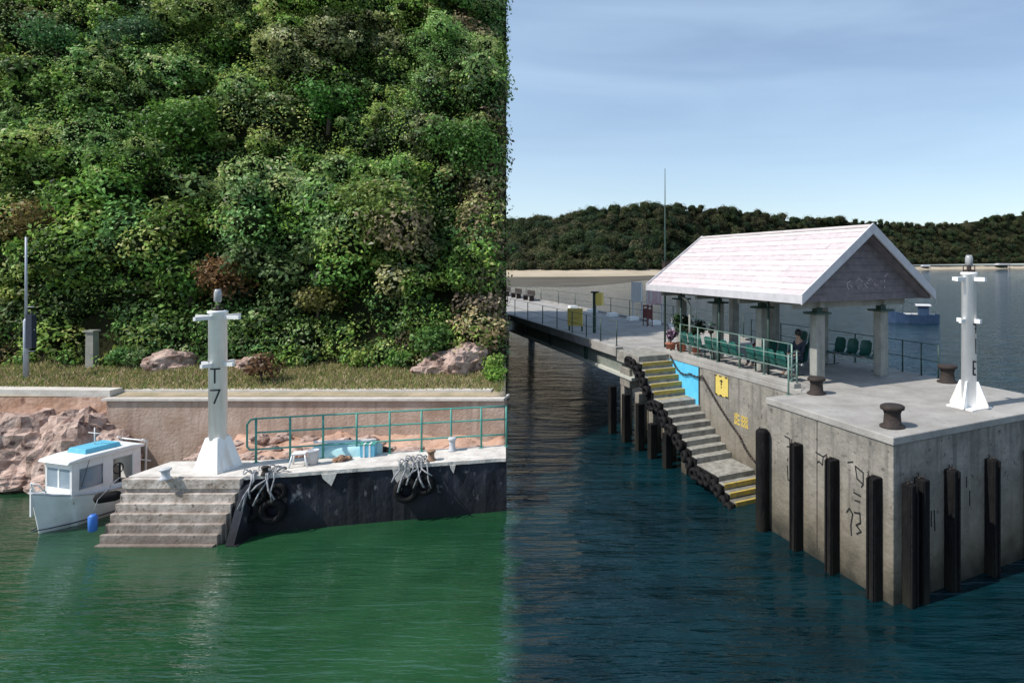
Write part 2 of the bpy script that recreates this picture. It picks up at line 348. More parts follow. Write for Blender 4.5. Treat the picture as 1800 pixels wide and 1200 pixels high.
# retaining wall and path
rw = empty('retaining_wall', (X(560, 19), 19, 0), 0, 'long low brown retaining wall with pale coping behind the quay', 'wall')
xl = X(196, 19); xr_ = er(19)-.04
mb = MB(); mb.box((xl, 18.84, .2), (xr_, 19.14, 2.36)); o = mb.build('wall_face', M['wall']); o.parent = rw; o.matrix_parent_inverse = Matrix.Translation(-rw.location)
mb = MB(); mb.box((xl-.1, 18.76, 2.363), (xr_, 19.42, 2.43)); o = mb.build('coping', M['coping']); o.parent = rw; o.matrix_parent_inverse = Matrix.Translation(-rw.location)
mb = MB(); mb.prism([(-30, 19.5), (-17.4, 19.0), (-17.4, 19.45), (-30, 20.1)], 'z', 2.2, 2.63); mb.prism([(-17.4, 19.43), (er(19.8)-.4, 19.43), (er(19.8)-.4, 19.75), (-17.4, 19.75)], 'z', 2.2, 2.555)
tag(mb.build('path', M['coping']), 'narrow pale path along the foot of the hill', kind='structure')
# verge grass
def grass(name, n, region, label, tints, h=.16):
    pts = []
    while len(pts) < n:
        y = random.uniform(*region[1]); x = random.uniform(region[0][0], er(y)-.1)
        if noise.noise(Vector((x*.9, y*.9, 4))) > -.5+random.uniform(-.25, .1): pts.append((x, y, zprof(x, y)))
    P = np.array(pts); N = len(P); hh = h*rng.uniform(.5, 1.5, N); d = rng.normal(size=(N, 3))*.4; d[:, 2] = 1; a = rng.normal(size=(N, 3)); a[:, 2] = 0; a /= np.linalg.norm(a, axis=1)[:, None]
    T = np.array([random.choice(tints) for _ in range(N)])*rng.uniform(.7, 1.3, (N, 1))
    tip = P+d*hh[:, None]; V = np.stack([P-a*.02, P+a*.02, tip+a*.008, tip-a*.008], 1).reshape(-1, 3)
    tag(link(name, leafmesh(name, V, np.repeat(T, 4, 0)), M['leaf']), label, 'grass', kind='stuff')
grass('verge_grass', 26000, ((-26, 0), (19.5, 22.6)), 'short dry grass and weeds on the verge', [(.27, .28, .10), (.40, .34, .17), (.18, .25, .07), (.48, .37, .24)], .12)

# thicket: mounds of foliage covering the slope
cs = []; rs = []; tn = []; ti = []; sz = []
def mound(x, y, r, up=.35, tint=None, dens=1.0, s=.17):
    z = zprof(x, y)+up*r; cs.append((x, y-.25*r, z)); rs.append(r)
    k = noise.noise(Vector((x*.17, z*.17, 7)))
    if tint is None:
        tint = np.array(random.choice(GREENS))
        if k > .28 and random.random() < .65: tint = np.array(random.choice(BROWN))
        if k < -.2: tint = np.array(random.choice(GREENS[2:3]+GREENS[4:]))*.9
    tn.append(int(560*r*r*dens)); ti.append(np.array(tint)*random.choice([.35, .6, .8, 1.0, 1.2, 1.45])); sz.append(s*random.uniform(.85, 1.25))
for j in range(950):                                   # low dark undergrowth over the whole slope
    y = 22.9+random.random()**1.05*13.8; r = random.choice([.6, .8, 1.0, 1.2]); x = min(random.uniform(-1.27*y, er(y)-.6), er(y)-r*.98)
    mound(x, y, r if y > 24.6 else min(r, .8), .1, np.array(random.choice(GREENS))*random.choice([.4, .6, .9]), .8, random.uniform(.10, .17))
twigs = MB(); placed = []
for j in range(2600):                                  # crowns standing out from the slope, gaps of shade between them
    y = 23.6+random.random()*12.6; r = random.choice([.6, .8, 1.0, 1.3, 1.6, 2.0])*random.uniform(.9, 1.1)
    x = random.uniform(-1.25*y, er(y)-r)
    if any((x-p)**2+((y-q)*1.75)**2 < (.74*(r+t))**2 for p, q, t in placed): continue
    placed.append((x, y, r)); z0 = zprof(x, y); cc = Vector((x, y-.45*r, z0+.75*r))
    k = noise.noise(Vector((x*.17, z0*.17, 7))); tint = np.array(random.choice(GREENS))
    if k > .26 and random.random() < .45: tint = np.array(random.choice(BROWN))
    elif k < -.22: tint = np.array(random.choice(GREENS[2:3]+GREENS[4:]))*.75
    s_ = random.uniform(.09, .15)
    for q in range(int(17+8*r)):
        d = Vector((random.gauss(0, 1), random.gauss(-.45, 1), random.gauss(.45, .9))).normalized()
        rr_ = r*random.choice([.16, .22, .3, .42]); c = cc+Vector((d.x, d.y*.9, d.z*.8))*(r-rr_*.6)*random.uniform(.6, 1.3)
        if c.x+rr_ > er(c.y): c.x = er(c.y)-rr_
        cs.append(tuple(c)); rs.append(rr_); tn.append(int(.022/s_/s_*620*rr_*rr_*random.choice([.5, 1, 1.2]))+14); ti.append((tint*.6+np.array(random.choice(GREENS))*.4)*random.choice([.4, .7, 1.0, 1.3, 1.7])); sz.append(s_*random.choice([.75, 1, 1.5]))
        if q < 7: twigs.tube([(x, y+.3, z0-.2), tuple(cc-Vector((0, 0, .3*r))), tuple(c)], [.05, .03, .012], 4)
for j in range(190):                                   # dense edge of the flank
    y = 22.7+j/190*14; r = random.uniform(.3, .95); mound(er(y-.25*r)-r*random.uniform(1.0, 1.35), y, r, random.uniform(.1, .9), dens=1.1)
for j in range(170):                                   # low growth along the foot
    y = random.uniform(22.2, 23.3); x = random.uniform(-1.25*y, er(y)-.4); mound(x, y, random.uniform(.28, .6), .45, dens=1.2, s=.12)
for j in range(46):                                    # overhanging boughs that shade the foot of the slope
    y = random.uniform(23.0, 24.2); x = random.uniform(-1.2*y, er(y)-1.8); mound(x, y, random.uniform(.6, 1.1), 2.3+1.3*random.random(), dens=1.0)
V, T = leaves(cs, rs, tn, sz, ti, zsq=.78); T = np.clip(T*1.22, 0, .55)
th = link('hillside_thicket', leafmesh('hillside_thicket', V, T), M['leaf']); tag(th, 'dense dark and light green thicket covering the steep hillside', 'thicket', kind='stuff')
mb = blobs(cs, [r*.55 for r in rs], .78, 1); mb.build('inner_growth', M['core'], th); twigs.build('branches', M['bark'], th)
# plants one can tell apart
def on_hill(px, py):                                   # where the ray through a point meets the slope
    y = 20.0
    while y < 36:
        x = X(px, y); z = H-(py-HY)*y/F
        if z <= zprof(x, y)+.1: return x, y, zprof(x, y)
        y += .05
    return X(px, 34), 34, zprof(X(px, 34), 34)
for px, py, r, tint, lab, st in [
        (425, 500, 1.05, (.13, .075, .035), 'rust brown dry shrub just above the beacon', None),
        (95, 420, 1.15, (.12, .09, .035), 'yellow brown shrub beside the slim steel pole', None),
        (700, 430, 1.9, (.095, .135, .030), 'large pale green tree low on the right of the hillside', 1.9),
        (330, 270, 1.7, (.06, .12, .022), 'bright green rounded tree standing over a dark hollow mid slope', 1.6),
        (820, 310, 1.7, (.06, .125, .028), 'fresh green tree near the right flank of the hill', 1.5),
        (590, 210, 1.4, (.05, .13, .025), 'vivid green bush high on the slope', 1.2),
        (355, 500, .8, (.07, .16, .03), 'lime green bush left of the beacon head', None),
        (575, 530, .8, (.10, .10, .03), 'olive and yellow bush right of the beacon', None),
        (480, 640, .55, (.12, .07, .04), 'small reddish plant at the wall beside the beacon', None),
        (770, 600, .8, (.06, .12, .03), 'mid green bush above the big pink rock', None),
        (120, 100, 1.4, (.06, .13, .045), 'mid green bush near the top left of the hill', 1.2),
        (245, 90, 1.3, (.05, .10, .045), 'dark green tree near the hilltop, right of the top left bush', 1.2),
        (840, 90, 1.3, (.15, .12, .07), 'pale dry brown tree near the hilltop by the right flank', 1.2)]:
    p = on_hill(px, py+20)
    shrub('hill_tree' if st else 'hill_shrub', (p[0], p[1]-.6, p[2]), r, [1.7*q for q in tint], int(1500*r*r), .16, lab, 'tree' if st else 'shrub', stem=st, clumps=12)
# rocks
def rock(name, c, r, label, sc=(1, 1, 1), m='rock', seed=None, group=None, sub=4):
    bm = bmesh.new(); bmesh.ops.create_icosphere(bm, subdivisions=sub, radius=1)
    o = Vector((seed or random.random()*99, 0, 0))
    for v in bm.verts:
        p = v.co.copy(); k = 1+.38*noise.noise(p*1.1+o)+.24*abs(noise.noise(p*2.6+o))+.10*noise.noise(p*6+o)-.16*abs(noise.noise(p*4.2-o))
        p = Vector((round(p.x*3.2+.3*noise.noise(p*2+o))/3.2*.35+p.x*.65, p.y, round(p.z*3+.4*noise.noise(p*2))/3*.3+p.z*.7))*k
        v.co = Vector((p.x*sc[0], p.y*sc[1], p.z*sc[2]))*r
    me = bpy.data.meshes.new(name); bm.to_mesh(me); bm.free()
    o = link(name, me, M[m], None, c, random.random()*.6); return tag(o, label, 'rock', group)
for px, y, z, r, sc, lab in [
        (60, 18.8, .8, 1.1, (1.2, .8, 1.0), 'large pink boulder at the left edge of the shore'),
        (135, 18.6, .9, 1.05, (1, .8, 1.15), 'tall pink outcrop beside the end of the retaining wall'),
        (185, 18.3, .7, .8, (1, .8, .9), 'sloping pink rock behind the cabin boat'),
        (40, 18.2, .2, .7, (1.3, .8, .5), 'low flat pink rock at the waterline on the far left'),
        (110, 17.9, .25, .6, (1.2, .8, .6), 'dark pink rock at the waterline behind the boat bow'),
        (305, 22.0, 2.9, .62, (1.3, .8, .75), 'pale pink rock on the verge left of the beacon'),
        (445, 22.0, 2.85, .5, (1.1, .8, .7), 'small pale rock on the verge right of the beacon'),
        (775, 21.8, 2.8, .72, (1.2, .8, .75), 'big slanting pink rock at the foot of the hill'),
        (815, 21.8, 2.9, .82, (1, .8, .9), 'rounded purple grey rock on the verge near the hill flank'),
        (860, 19.9, 1.2, .5, (1, .9, .8), 'rock at the corner where the headland drops to the sea')]:
    rock('boulder', (X(px, y), y, z), r, lab, sc)
stones = []
for j in range(80):
    y = random.uniform(16.5, 18.6); x = random.uniform(X(240, y), er(y)-.3)
    r = random.uniform(.06, .16)*random.choice([1, 1, 1.9]); o = rock('shore_stone', (x, y, zprof(x, y)+.03), r, 'loose reddish stone lying on the shore behind the quay', (1.3, 1, .7), group='loose stones on the shore', sub=3)
# low plants on the flank foot
for k, (px, y, z) in enumerate([(872, 20.6, 2.55), (868, 21.8, 2.7), (700, 21.9, 2.8), (640, 22.0, 2.8), (215, 22.1, 2.9), (250, 22.2, 2.9)]):
    shrub('verge_shrub', (X(px, y), y, z), .42, GREENS[k % 6], 650, .11, ['leafy bush at the sea end of the verge', 'bush where the verge meets the hill flank', 'low bush left of the big pink rock', 'low bush below the dark hollow', 'bright low bush right of the concrete post', 'low bush left of the pale pink rock'][k])
# far bush line left of frame is covered by the thicket; poles
lp = empty('slim_steel_pole', (X(46, 20.6), 20.6, 2.6), 0, 'slim two-stage steel pole with a thick lower sleeve at the far left', 'pole')
mb = MB(); mb.lathe([(.075, 0), (.075, 2.0), (.045, 2.06)], n=12); mb.build('sleeve', M['galv'], lp)
mb = MB(); mb.lathe([(.04, 2.06), (.03, 4.75)], n=10); mb.build('shaft', M['galv'], lp)
for z in (1.0, 1.7, 2.45): mb = MB(); mb.tube([(0, 0, z), (.28, 0, z)], .015, 6); mb.build('bracket', M['galv'], lp)
mb = MB(); mb.box((.06, -.08, 1.1), (.26, .08, 2.2)); mb.build('control_box', M['navy'], lp)
mb = MB(); mb.box((-.14, -.12, 0), (.14, .12, 1.35), .01)
mb.box((-.17, -.15, 1.35), (.17, .15, 1.42)); tag(mb.build('concrete_post', M['post'], None, (X(162, 22.2), 22.2, 2.7)), 'weathered square concrete post standing in the undergrowth', 'post')

# ================================================================== SMALL QUAY (left)
ZQ = 1.4
A = Vector((-10.5, 15.0)); B = Vector((-4.62, 16.42)); 
qy = empty('small_quay', (-9, 15.5, 0), 0, 'low stained concrete quay with shade painted into its front, sunlit top and steps into green water', 'quay')
def inq(o): o.parent = qy; o.matrix_parent_inverse = Matrix.Translation(-qy.location); return o
# outline of the quay in plan, front edge ragged by wear
front = [(-13.25, 15.0), (-10.5, 15.0)]
NB = 46
for i in range(1, NB+1):
    t = i/NB; front.append((A.x+(B.x-A.x)*t, A.y+(B.y-A.y)*t+.02*noise.noise(Vector((t*40, 0, 0)))))
back = [(er(17.55)-.04, 17.55), (-10.9, 16.2), (-13.15, 16.1)]
ol = front+back
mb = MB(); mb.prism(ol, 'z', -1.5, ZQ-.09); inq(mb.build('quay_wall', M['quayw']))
# slab with broken lip
lip = [(x, y-(.035+.05*max(0, noise.noise(Vector((x*2.3, 0, 5)))))) for x, y in front]
mb = MB(); mb.prism(lip+back, 'z', ZQ-.087, ZQ); inq(mb.build('quay_slab', M['quayt']))
# patches of render run down from the lip
for t, wd, hh in [(.305, .17, .30), (.57, .16, .55), (.60, .08, .42), (.78, .07, .22)]:
    mb = MB(); x = A.x+(B.x-A.x)*t; y = A.y+(B.y-A.y)*t; d = (B-A).normalized(); nn = Vector((d.y, -d.x))
    pts = [(-wd, 0), (wd, 0), (wd*.7, -hh*.45), (wd*.3, -hh), (-wd*.2, -hh*.7), (-wd*.8, -hh*.35)]
    o = Vector((x, y)); off = .05
    f = [Vector((*(o+d*a+nn*off), ZQ-.085+b)) for a, b in pts]; g = [Vector((*(o+d*a+nn*(off-.09)), ZQ-.085+b)) for a, b in pts]; k = len(pts)
    mb.add(f+g, [tuple(range(k)), tuple(range(k, 2*k))[::-1]]+[(i, (i+1) % k, k+(i+1) % k, k+i) for i in range(k)])
    inq(mb.build('render_patch', M['quayt']))
# steps
mb = MB(); NS = 7; y0 = 14.30; y1 = 15.0
for i in range(NS+1):
    z1 = ZQ-.02-(NS-i)*(ZQ/NS)+.03; ya = y0+(y1-y0)*i/(NS); 
    if i == NS: z1 = ZQ-.004; ya = y1-.11
    sx = -13.45+.2*i/NS; ex = -10.74+.22*i/NS
    yb = (y0+(y1-y0)*(i+1)/NS+.02) if i < NS else 15.0
    if i < NS: mb.box((sx, ya, -1.5 if i == 0 else -.8), (ex, min(yb, 14.996), z1+.03))
inq(mb.build('steps', M['quays'], bevel=.012))
mb = MB(); mb.box((-13.3, 14.84, ZQ-.26), (-10.5, 14.962, ZQ-.03)); inq(mb.build('top_landing', M['quays'], bevel=.01))
mb = MB(); mb.box((-10.5+.003, 14.34, -1.5), (-10.22, 15.04, .02)); mb.prism([(14.36, .02), (14.9, 1.22), (15.04, 1.22), (15.04, .02)], 'x', -10.497, -10.3); inq(mb.build('stair_cheek', M['quayw']))

# beacons
def stroke(mb, pts, wd, place, th=.006):
    """painted strokes: polyline in a plane, place(a,b)->world Vector pair (pos, normal)"""
    for (a, b) in zip(pts[:-1], pts[1:]):
        a = Vector(a); b = Vector(b); d = (b-a).normalized(); q = Vector((-d.y, d.x))*wd/2; a = a-d*wd*.3; b = b+d*wd*.3
        c = [a+q, b+q, b-q, a-q]; vs = []
        for p in c: P, N = place(p.x, p.y); vs.append(P+N*th)
        for p in c: P, N = place(p.x, p.y); vs.append(P-N*.004)
        mb.add(vs, [(0, 1, 2, 3), (7, 6, 5, 4), (0, 4, 5, 1), (1, 5, 6, 2), (2, 6, 7, 3), (3, 7, 4, 0)])
def beacon(loc, rz, r, zs, base, label, arm, glyphs, gz, gang):
    """zs: fin top, lower bars, upper bars, lamp top (heights above the foot)"""
    t = empty('beacon', loc, rz, label, 'beacon', 'white navigation beacons')
    mb = MB()
    if base == 'pyramid':
        w = .37
        mb.box((-w, -w, .0), (w, w, .05)); mb.box((-w+.02, -w+.02, .05), (w-.02, w-.02, zs[0]), w-.02-r*.92); mb.build('pedestal', M['white2'], t, bevel=.006)
    else:
        mb.box((-.34, -.34, 0), (.34, .34, .03)); mb.build('base_plate', M['white2'], t)
        for k in range(4):
            fb = MB(); fb.prism([(r*.8, .03), (.42, .03), (.42, .09), (r*1.25, zs[0]), (r*.8, zs[0])], 'y', -.02, .02)
            f = fb.build('fin', M['white2'], t); f.rotation_euler = (0, 0, k*PI/2+PI/4)
            f.rotation_euler = (0, 0, k*PI/2+.35)
    mb = MB(); mb.lathe([(r, .03 if base != 'pyramid' else zs[0]-.1), (r, zs[2]-.03), (r*1.1, zs[2]-.02), (r*1.1, zs[2]+.03), (r*.9, zs[2]+.04)], n=28); mb.build('column', M['white2'], t)
    for z, L, nm in ((zs[1], arm*.72, 'lower_arm'), (zs[2]-.12, arm, 'upper_arm')):
        for s in (0, 1):
            ab = MB(); ab.box((-L/2, -.035, z-.045), (L/2, .035, z+.045)); a = ab.build(nm, M['white'], t); a.rotation_euler = (0, 0, s*PI/2)
    mb = MB(); mb.lathe([(.11, zs[2]+.04), (.11, zs[2]+.08), (.05, zs[2]+.1), (.05, zs[2]+.18)], n=14)
    for k in range(4): a = k*PI/2+.5; mb.tube([(.12*math.cos(a), .12*math.sin(a), zs[2]+.03), (.12*math.cos(a), .12*math.sin(a), zs[2]+.2)], .012, 6)
    ln = mb.build('lantern', M['iron'], t)
    zt = zs[3]-zs[2]
    mb = MB(); mb.lathe([(.055, zs[2]+zt*.42), (.085, zs[2]+zt*.5), (.085, zs[2]+zt*.82), (.06, zs[2]+zt)], n=16); mb.build('lens', M['lantern'], ln)
    mb = MB(); place = lambda a, b: (Vector((r*math.cos(gang+a/r), r*math.sin(gang+a/r), b)), Vector((math.cos(gang+a/r), math.sin(gang+a/r), 0)))
    for g in glyphs: 
        for pl in g:
            fine = []
            for p, q in zip(pl[:-1], pl[1:]):
                for i in range(4): fine.append((p[0]+(q[0]-p[0])*i/4, gz+p[1]+(q[1]-p[1])*i/4))
            fine.append((pl[-1][0], gz+pl[-1][1])); stroke(mb, fine, .034, place)
    mb.build('number', M['black'], t)
    return t
# T above 7
G7 = [[(-.10, .0), (.10, .0), (-.01, -.32)]]; GT = [[(-.10, .52), (.10, .52)], [(0, .52), (0, .18)]]
bx = X(383, 15.52)
beacon((bx, 15.52, ZQ), R(-10), .195, (.80, 2.6, 3.88, 4.45), 'pyramid', 'tall white beacon marked with a seven on a pyramid foot, on the small quay', 1.25, [GT, G7], 1.98, R(-62))

# quay railing
def rail_run(name, pts, h, mat_, label, rails, r=.024, cat='railing', thin=.85):
    """pts: (x,y,z) positions of the posts"""
    t = empty(name, pts[0], 0, label, cat); o = Vector(pts[0])
    P = [Vector(p)-o for p in pts]
    for p in P:
        mb = MB(); mb.tube([p, p+Vector((0, 0, h))], r, 8); mb.box((p.x-.05, p.y-.05, p.z), (p.x+.05, p.y+.05, p.z+.012)); mb.build('post', mat_, t)
    for f in rails:
        mb = MB(); mb.tube([p+Vector((0, 0, h*f)) for p in P], r*thin, 8); mb.build('rail', mat_, t)
    return t, P
xs = [450, 510, 568, 627, 685, 741, 793, 846, 890]
pts = []
for px in xs:
    t = (px-450)/443; y = 16.0+1.42*t; pts.append((X(px, y), y, ZQ))
rr, P = rail_run('quay_railing', pts, 1.12, M['teal'], 'sea green three-rail metal railing along the back of the small quay', (1, .68, .3), .027)
mb = MB(); p = P[0]; d = (P[0]-P[1]).normalized()
mb.tube([p+Vector((0, 0, 1.12)), p+d*.12+Vector((0, 0, 1.10)), p+d*.2+Vector((0, 0, .98)), p+d*.2+Vector((0, 0, .42)), p+d*.14+Vector((0, 0, .34)), p+Vector((0, 0, .336))], .025, 8); mb.build('end_loop', M['teal'], rr)

# things on the quay
def bollard(loc, r, h, m, label, group=None, name='bollard'):
    t = empty(name, loc, random.random(), label, 'bollard', group)
    mb = MB(); mb.lathe([(r*1.15, 0), (r*1.15, .03), (r*.82, .06), (r*.74, h*.6), (r*.86, h*.78)], n=20); mb.build('shaft', m, t)
    mb = MB(); mb.lathe([(r*.86, h*.78), (r*1.08, h*.82), (r*1.1, h*.95), (r*.95, h), (.01, h*1.005)], n=20, cap=False); mb.build('cap', m, t)
    return t
def qpos(px, py): x, y = gnd(px, py, ZQ); return x, y, ZQ
bollard(qpos(758, 809), .10, .27, M['brown'], 'short rusty brown bollard near the edge of the small quay')
bollard(qpos(795, 792), .10, .36, M['grey'], 'pale grey bollard behind the railing side of the quay')
bollard(qpos(291, 842), .11, .26, M['grey'], 'pale mooring bollard at the top left of the quay steps')
bollard(qpos(466, 834), .08, .2, M['iron'], 'small dark bollard with rope at the corner of the steps')
# white plastic stool and bucket
t = empty('plastic_stool', qpos(527, 818), .3, 'white plastic stool on the quay by the railing', 'stool')
mb = MB(); mb.box((-.16, -.14, .30), (.16, .14, .34)); mb.build('seat', M['white'], t, bevel=.012)
for sx in (-1, 1):
    for sy in (-1, 1): mb = MB(); mb.tube([(sx*.2, sy*.17, 0), (sx*.14, sy*.12, .30)], [.026, .02], 6); mb.build('leg', M['white'], t)
mb = MB(); mb.lathe([(.10, 0), (.13, .34), (.14, .35), (.14, .37), (.12, .37), (.10, .30)], n=20); tag(mb.build('grey_bucket', M['grey'], None, qpos(551, 816)), 'grey plastic bucket beside the white stool', 'bucket')
# pale blue covered skiff behind the railing
t = empty('upturned_skiff', (X(613, 16.75), 16.75, 1.27), .12, 'pale turquoise upturned skiff lying behind the quay railing', 'boat')
mb = MB(); vs = []; fs = []; NX_ = 14; NC = 9
for i in range(NX_+1):
    s = -1+2*i/NX_; wd = .34*(1-max(0, s)**3*.85)*(1-max(0, -s)**8*.15); hh = .34*(1-.25*s*s)
    for k in range(NC): a = PI*k/(NC-1); vs.append((s*.85, -wd*math.cos(a), .12+hh*math.sin(a)**.6 if 0 < k < NC-1 else 0))
for i in range(NX_):
    for k in range(NC-1): fs.append((i*NC+k, i*NC+k+1, (i+1)*NC+k+1, (i+1)*NC+k))
fs += [tuple(range(NC)), tuple(NX_*NC+k for k in range(NC))[::-1]]
mb.add(vs, fs, True); mb.build('hull', mat('pale_turquoise', (.36, .62, .66), .5, (.46, .70, .72), 5), t)
mb = MB(); mb.box((-.88, -.03, .44), (.7, .03, .50)); mb.build('keel', M['white'], t, bevel=.01)
t = empty('blue_crate', qpos(648, 801), .2, 'turquoise fish crate with two white straps beside the skiff', 'crate')
mb = MB(); mb.box((-.17, -.13, 0), (.17, .13, .32), -.015); mb.build('bin', M['bluetop'], t, bevel=.01)
for x in (-.08, .06): mb = MB(); mb.box((x-.02, -.15, 0), (x+.02, .15, .345)); mb.build('strap', M['white'], t)
mb = MB(); mb.box((-.19, -.15, .32), (.19, .15, .34)); mb.build('lid', M['teal'], t)
# sacks / net heaps
def heap(name, loc, r, m, label, cat, sc=(1, 1, .6)):
    bm = blobs([(0, 0, r*.35), (r*.6, .1, r*.25), (-r*.5, -.05, r*.22), (r*.1, -.2*r, r*.5)], [r*.6, r*.42, r*.45, r*.4], .7, 3, .5); return tag(bm.build(name, m, None, loc), label, cat)
heap('net_heap', qpos(600, 810), .2, M['brown'], 'brown heap of old net under the skiff', 'net')
heap('sack', (X(668, 17.1), 17.1, 1.3), .26, M['iron'], 'dark tarred sack heaped behind the railing', 'sack')
heap('net_heap', (X(640, 16.5), 16.5, 1.15), .17, M['rope'], 'grey heap of tangled net right of the turquoise crate', 'net')
# tangled rope and tyres on the wall
def tyre(loc, rz, r=.3, w=.10, label='black rubber tyre', group=None, tilt=0):
    t = empty('tyre_fender', loc, rz, label, 'tyre', group)
    prof = []
    mb = MB(); n_ = 24; k_ = 8; vs = []; fs = []
    for i in range(n_):
        a = 2*PI*i/n_
        for k in range(k_): b = 2*PI*k/k_+PI/8; rr = r-w+w*math.cos(b)*.85; vs.append((rr*math.cos(a), w*1.05*math.sin(b), rr*math.sin(a)))
    for i in range(n_):
        for k in range(k_): fs.append((i*k_+k, i*k_+(k+1) % k_, ((i+1) % n_)*k_+(k+1) % k_, ((i+1) % n_)*k_+k))
    mb.add(vs, fs, True); mb.build('tread', M['rubber'], t); t.rotation_euler = (tilt, 0, rz); return t
qa = math.atan2(B.y-A.y, B.x-A.x)
def qwall(px, off=0.0):                               # a point on the quay face
    for i in range(1001):
        t = i/1000; x = A.x+(B.x-A.x)*t; y = A.y+(B.y-A.y)*t
        if x/y >= (px-CX)/F: break
    return x+off*math.sin(qa), y-off*math.cos(qa)
for k, (px, z, r, lab) in enumerate([(437, .62, .34, 'tyre fender at the foot of the quay corner by the steps'), (455, .98, .26, 'upper tyre fender tied at the quay corner'), (482, .55, .33, 'tyre fender right of the quay corner, hung low'), (492, 1.0, .22, 'small tyre fender high on the wall right of the corner'),
        (716, .78, .33, 'large tyre fender below the rope tangle on the quay wall'), (748, .88, .27, 'tyre fender right of the one below the rope tangle')]):
    x, y = qwall(px, .13); tyre((x, y, z), qa, r, r*.33, lab)
def tangle(name, px, seed, label, n_=7, span=.4, drop=.75):
    random.seed(seed); mb = MB()
    x, y = qwall(px, .06); d = Vector((math.cos(qa), math.sin(qa), 0)); nn = Vector((math.sin(qa), -math.cos(qa), 0)); o = Vector((x, y, ZQ+.03))
    for i in range(n_):
        a = random.uniform(-span, span); b = a+random.uniform(-.25, .35); dr = drop*random.uniform(.4, 1)
        pts = [d*(a-.1)-nn*.35, d*(a-.02)-nn*.12+Vector((0, 0, .03)), d*a+nn*.03+Vector((0, 0, .01)), d*(a+.02)+nn*.07-Vector((0, 0, .12)), d*((a+b)/2)+nn*.28-Vector((0, 0, dr*.6)), d*b+nn*.3-Vector((0, 0, dr))]
        mb.tube(pts, .014+.01*random.random(), 6)
    for i in range(5):
        c = d*random.uniform(-span, span)-nn*random.uniform(0, .3)+Vector((0, 0, .02)); q = random.uniform(.07, .14)
        mb.tube([c+d*q*math.cos(t)+nn*q*.7*math.sin(t)+Vector((0, 0, .05*math.sin(2*t)+.05)) for t in [k*PI/5 for k in range(10)]], .016, 6, closed=True)
    tag(mb.build(name, M['rope'], None, o), label, 'rope')
tangle('mooring_rope', 462, 3, 'pale rope tangle hanging over the corner by the steps')
tangle('mooring_rope', 728, 5, 'grey rope tangle hanging over the quay edge mid wall', 8, .35, .6)
random.seed(21)

# cabin boat
bt = empty('cabin_boat', (-15.17, 16.02, 0), R(-106), 'small white cabin boat with turquoise roof hatch, moored at the left of the quay steps', 'boat')
bt.scale = (1.0, 1.12, 1.13); bt.location.z = .02
secs = [(-1.15, .46, .62, .30), (-.8, .50, .62, .33), (-.3, .52, .63, .35), (.2, .50, .66, .33), (.6, .41, .72, .26), (.9, .26, .80, .15), (1.12, .08, .88, .04), (1.20, .015, .90, .01)]
secs = [tuple(secs[i][k]+(secs[i+1][k]-secs[i][k])*(f if k == 0 else f*f*(3-2*f)*.3+f*.7) for k in range(4)) for i in range(len(secs)-1) for f in (0, .33, .67)]+[secs[-1]]
def hullmesh(k0=0, up=0.0, push=1.0):
    mb = MB(); vs = []; fs = []
    for (x, bw, sh, cw) in secs:
        kx = .08*max(0, x-.6)
        for (yy, zz) in ((-bw, sh), (-bw*.98, sh-.1), (-cw*1.15, .08), (-cw*.6, -.16), (0, -.24+max(0, x-.5)*.35), (cw*.6, -.16), (cw*1.15, .08), (bw*.98, sh-.1), (bw, sh)):
            xx = x-(sh-zz)*.18*(1 if x > .5 else 0); vs.append((xx, yy, zz))
    m_ = 9
    for i in range(len(secs)-1):
        for k in range(m_-1): fs.append((i*m_+k, i*m_+k+1, (i+1)*m_+k+1, (i+1)*m_+k))
        fs.append((i*m_+8, i*m_, (i+1)*m_, (i+1)*m_+8))
    fs += [tuple(range(m_)), tuple((len(secs)-1)*m_+k for k in range(m_))[::-1]]
    mb.add(vs, fs, True); mb.sm = [len(f) == 4 and (i % 9 != 8) for i, f in enumerate(fs)]; return mb
hullmesh().build('hull', M['hull'], bt)
mb = MB(); 
for s in (-1, 1): mb.tube([(x, s*(bw+.01), sh-.01) for x, bw, sh, cw in secs], .024, 6)
mb.build('rubbing_strake', M['grey'], bt)
mb = MB()
for s in (-1, 1): mb.tube([(x, s*(cw*1.17+.012), .085) for x, bw, sh, cw in secs[:-1]], .012, 6)
mb.build('waterline_stripe', M['navy'], bt)
# cabin as posts and panels around openings
cb = MB(); x0, x1, yw, za, zb = -.86, .66, .43, .62, 1.40
wins = [(.02, .50, .80, 1.24), (-.66, -.22, .70, 1.27)]
for s in (-1, 1):
    ya, yb = sorted((s*yw, s*(yw-.03)))
    cb.box((x0, ya, za), (-.66, yb, zb)); cb.box((-.22, ya, za), (.02, yb, zb)); cb.box((.50, ya, za), (x1, yb, zb))
    cb.box((-.66, ya, 1.27), (-.22, yb, zb)); cb.box((.02, ya, 1.24), (.50, yb, zb)); cb.box((.02, ya, za), (.50, yb, .80)); cb.box((-.66, ya, za), (-.22, yb, .70))
cb.box((x1-.03, -.40, za), (x1, .40, .84)); cb.box((x1-.03, -.40, 1.26), (x1, .40, zb)); cb.box((x1-.03, -.03, .84), (x1, .03, 1.26)); cb.box((x1-.03, -.40, .84), (x1, -.36, 1.26)); cb.box((x1-.03, .36, .84), (x1, .40, 1.26))
cb.box((x0, -.40, za), (x0+.03, .40, zb))
cabin = cb.build('cabin', M['white'], bt, bevel=.008)
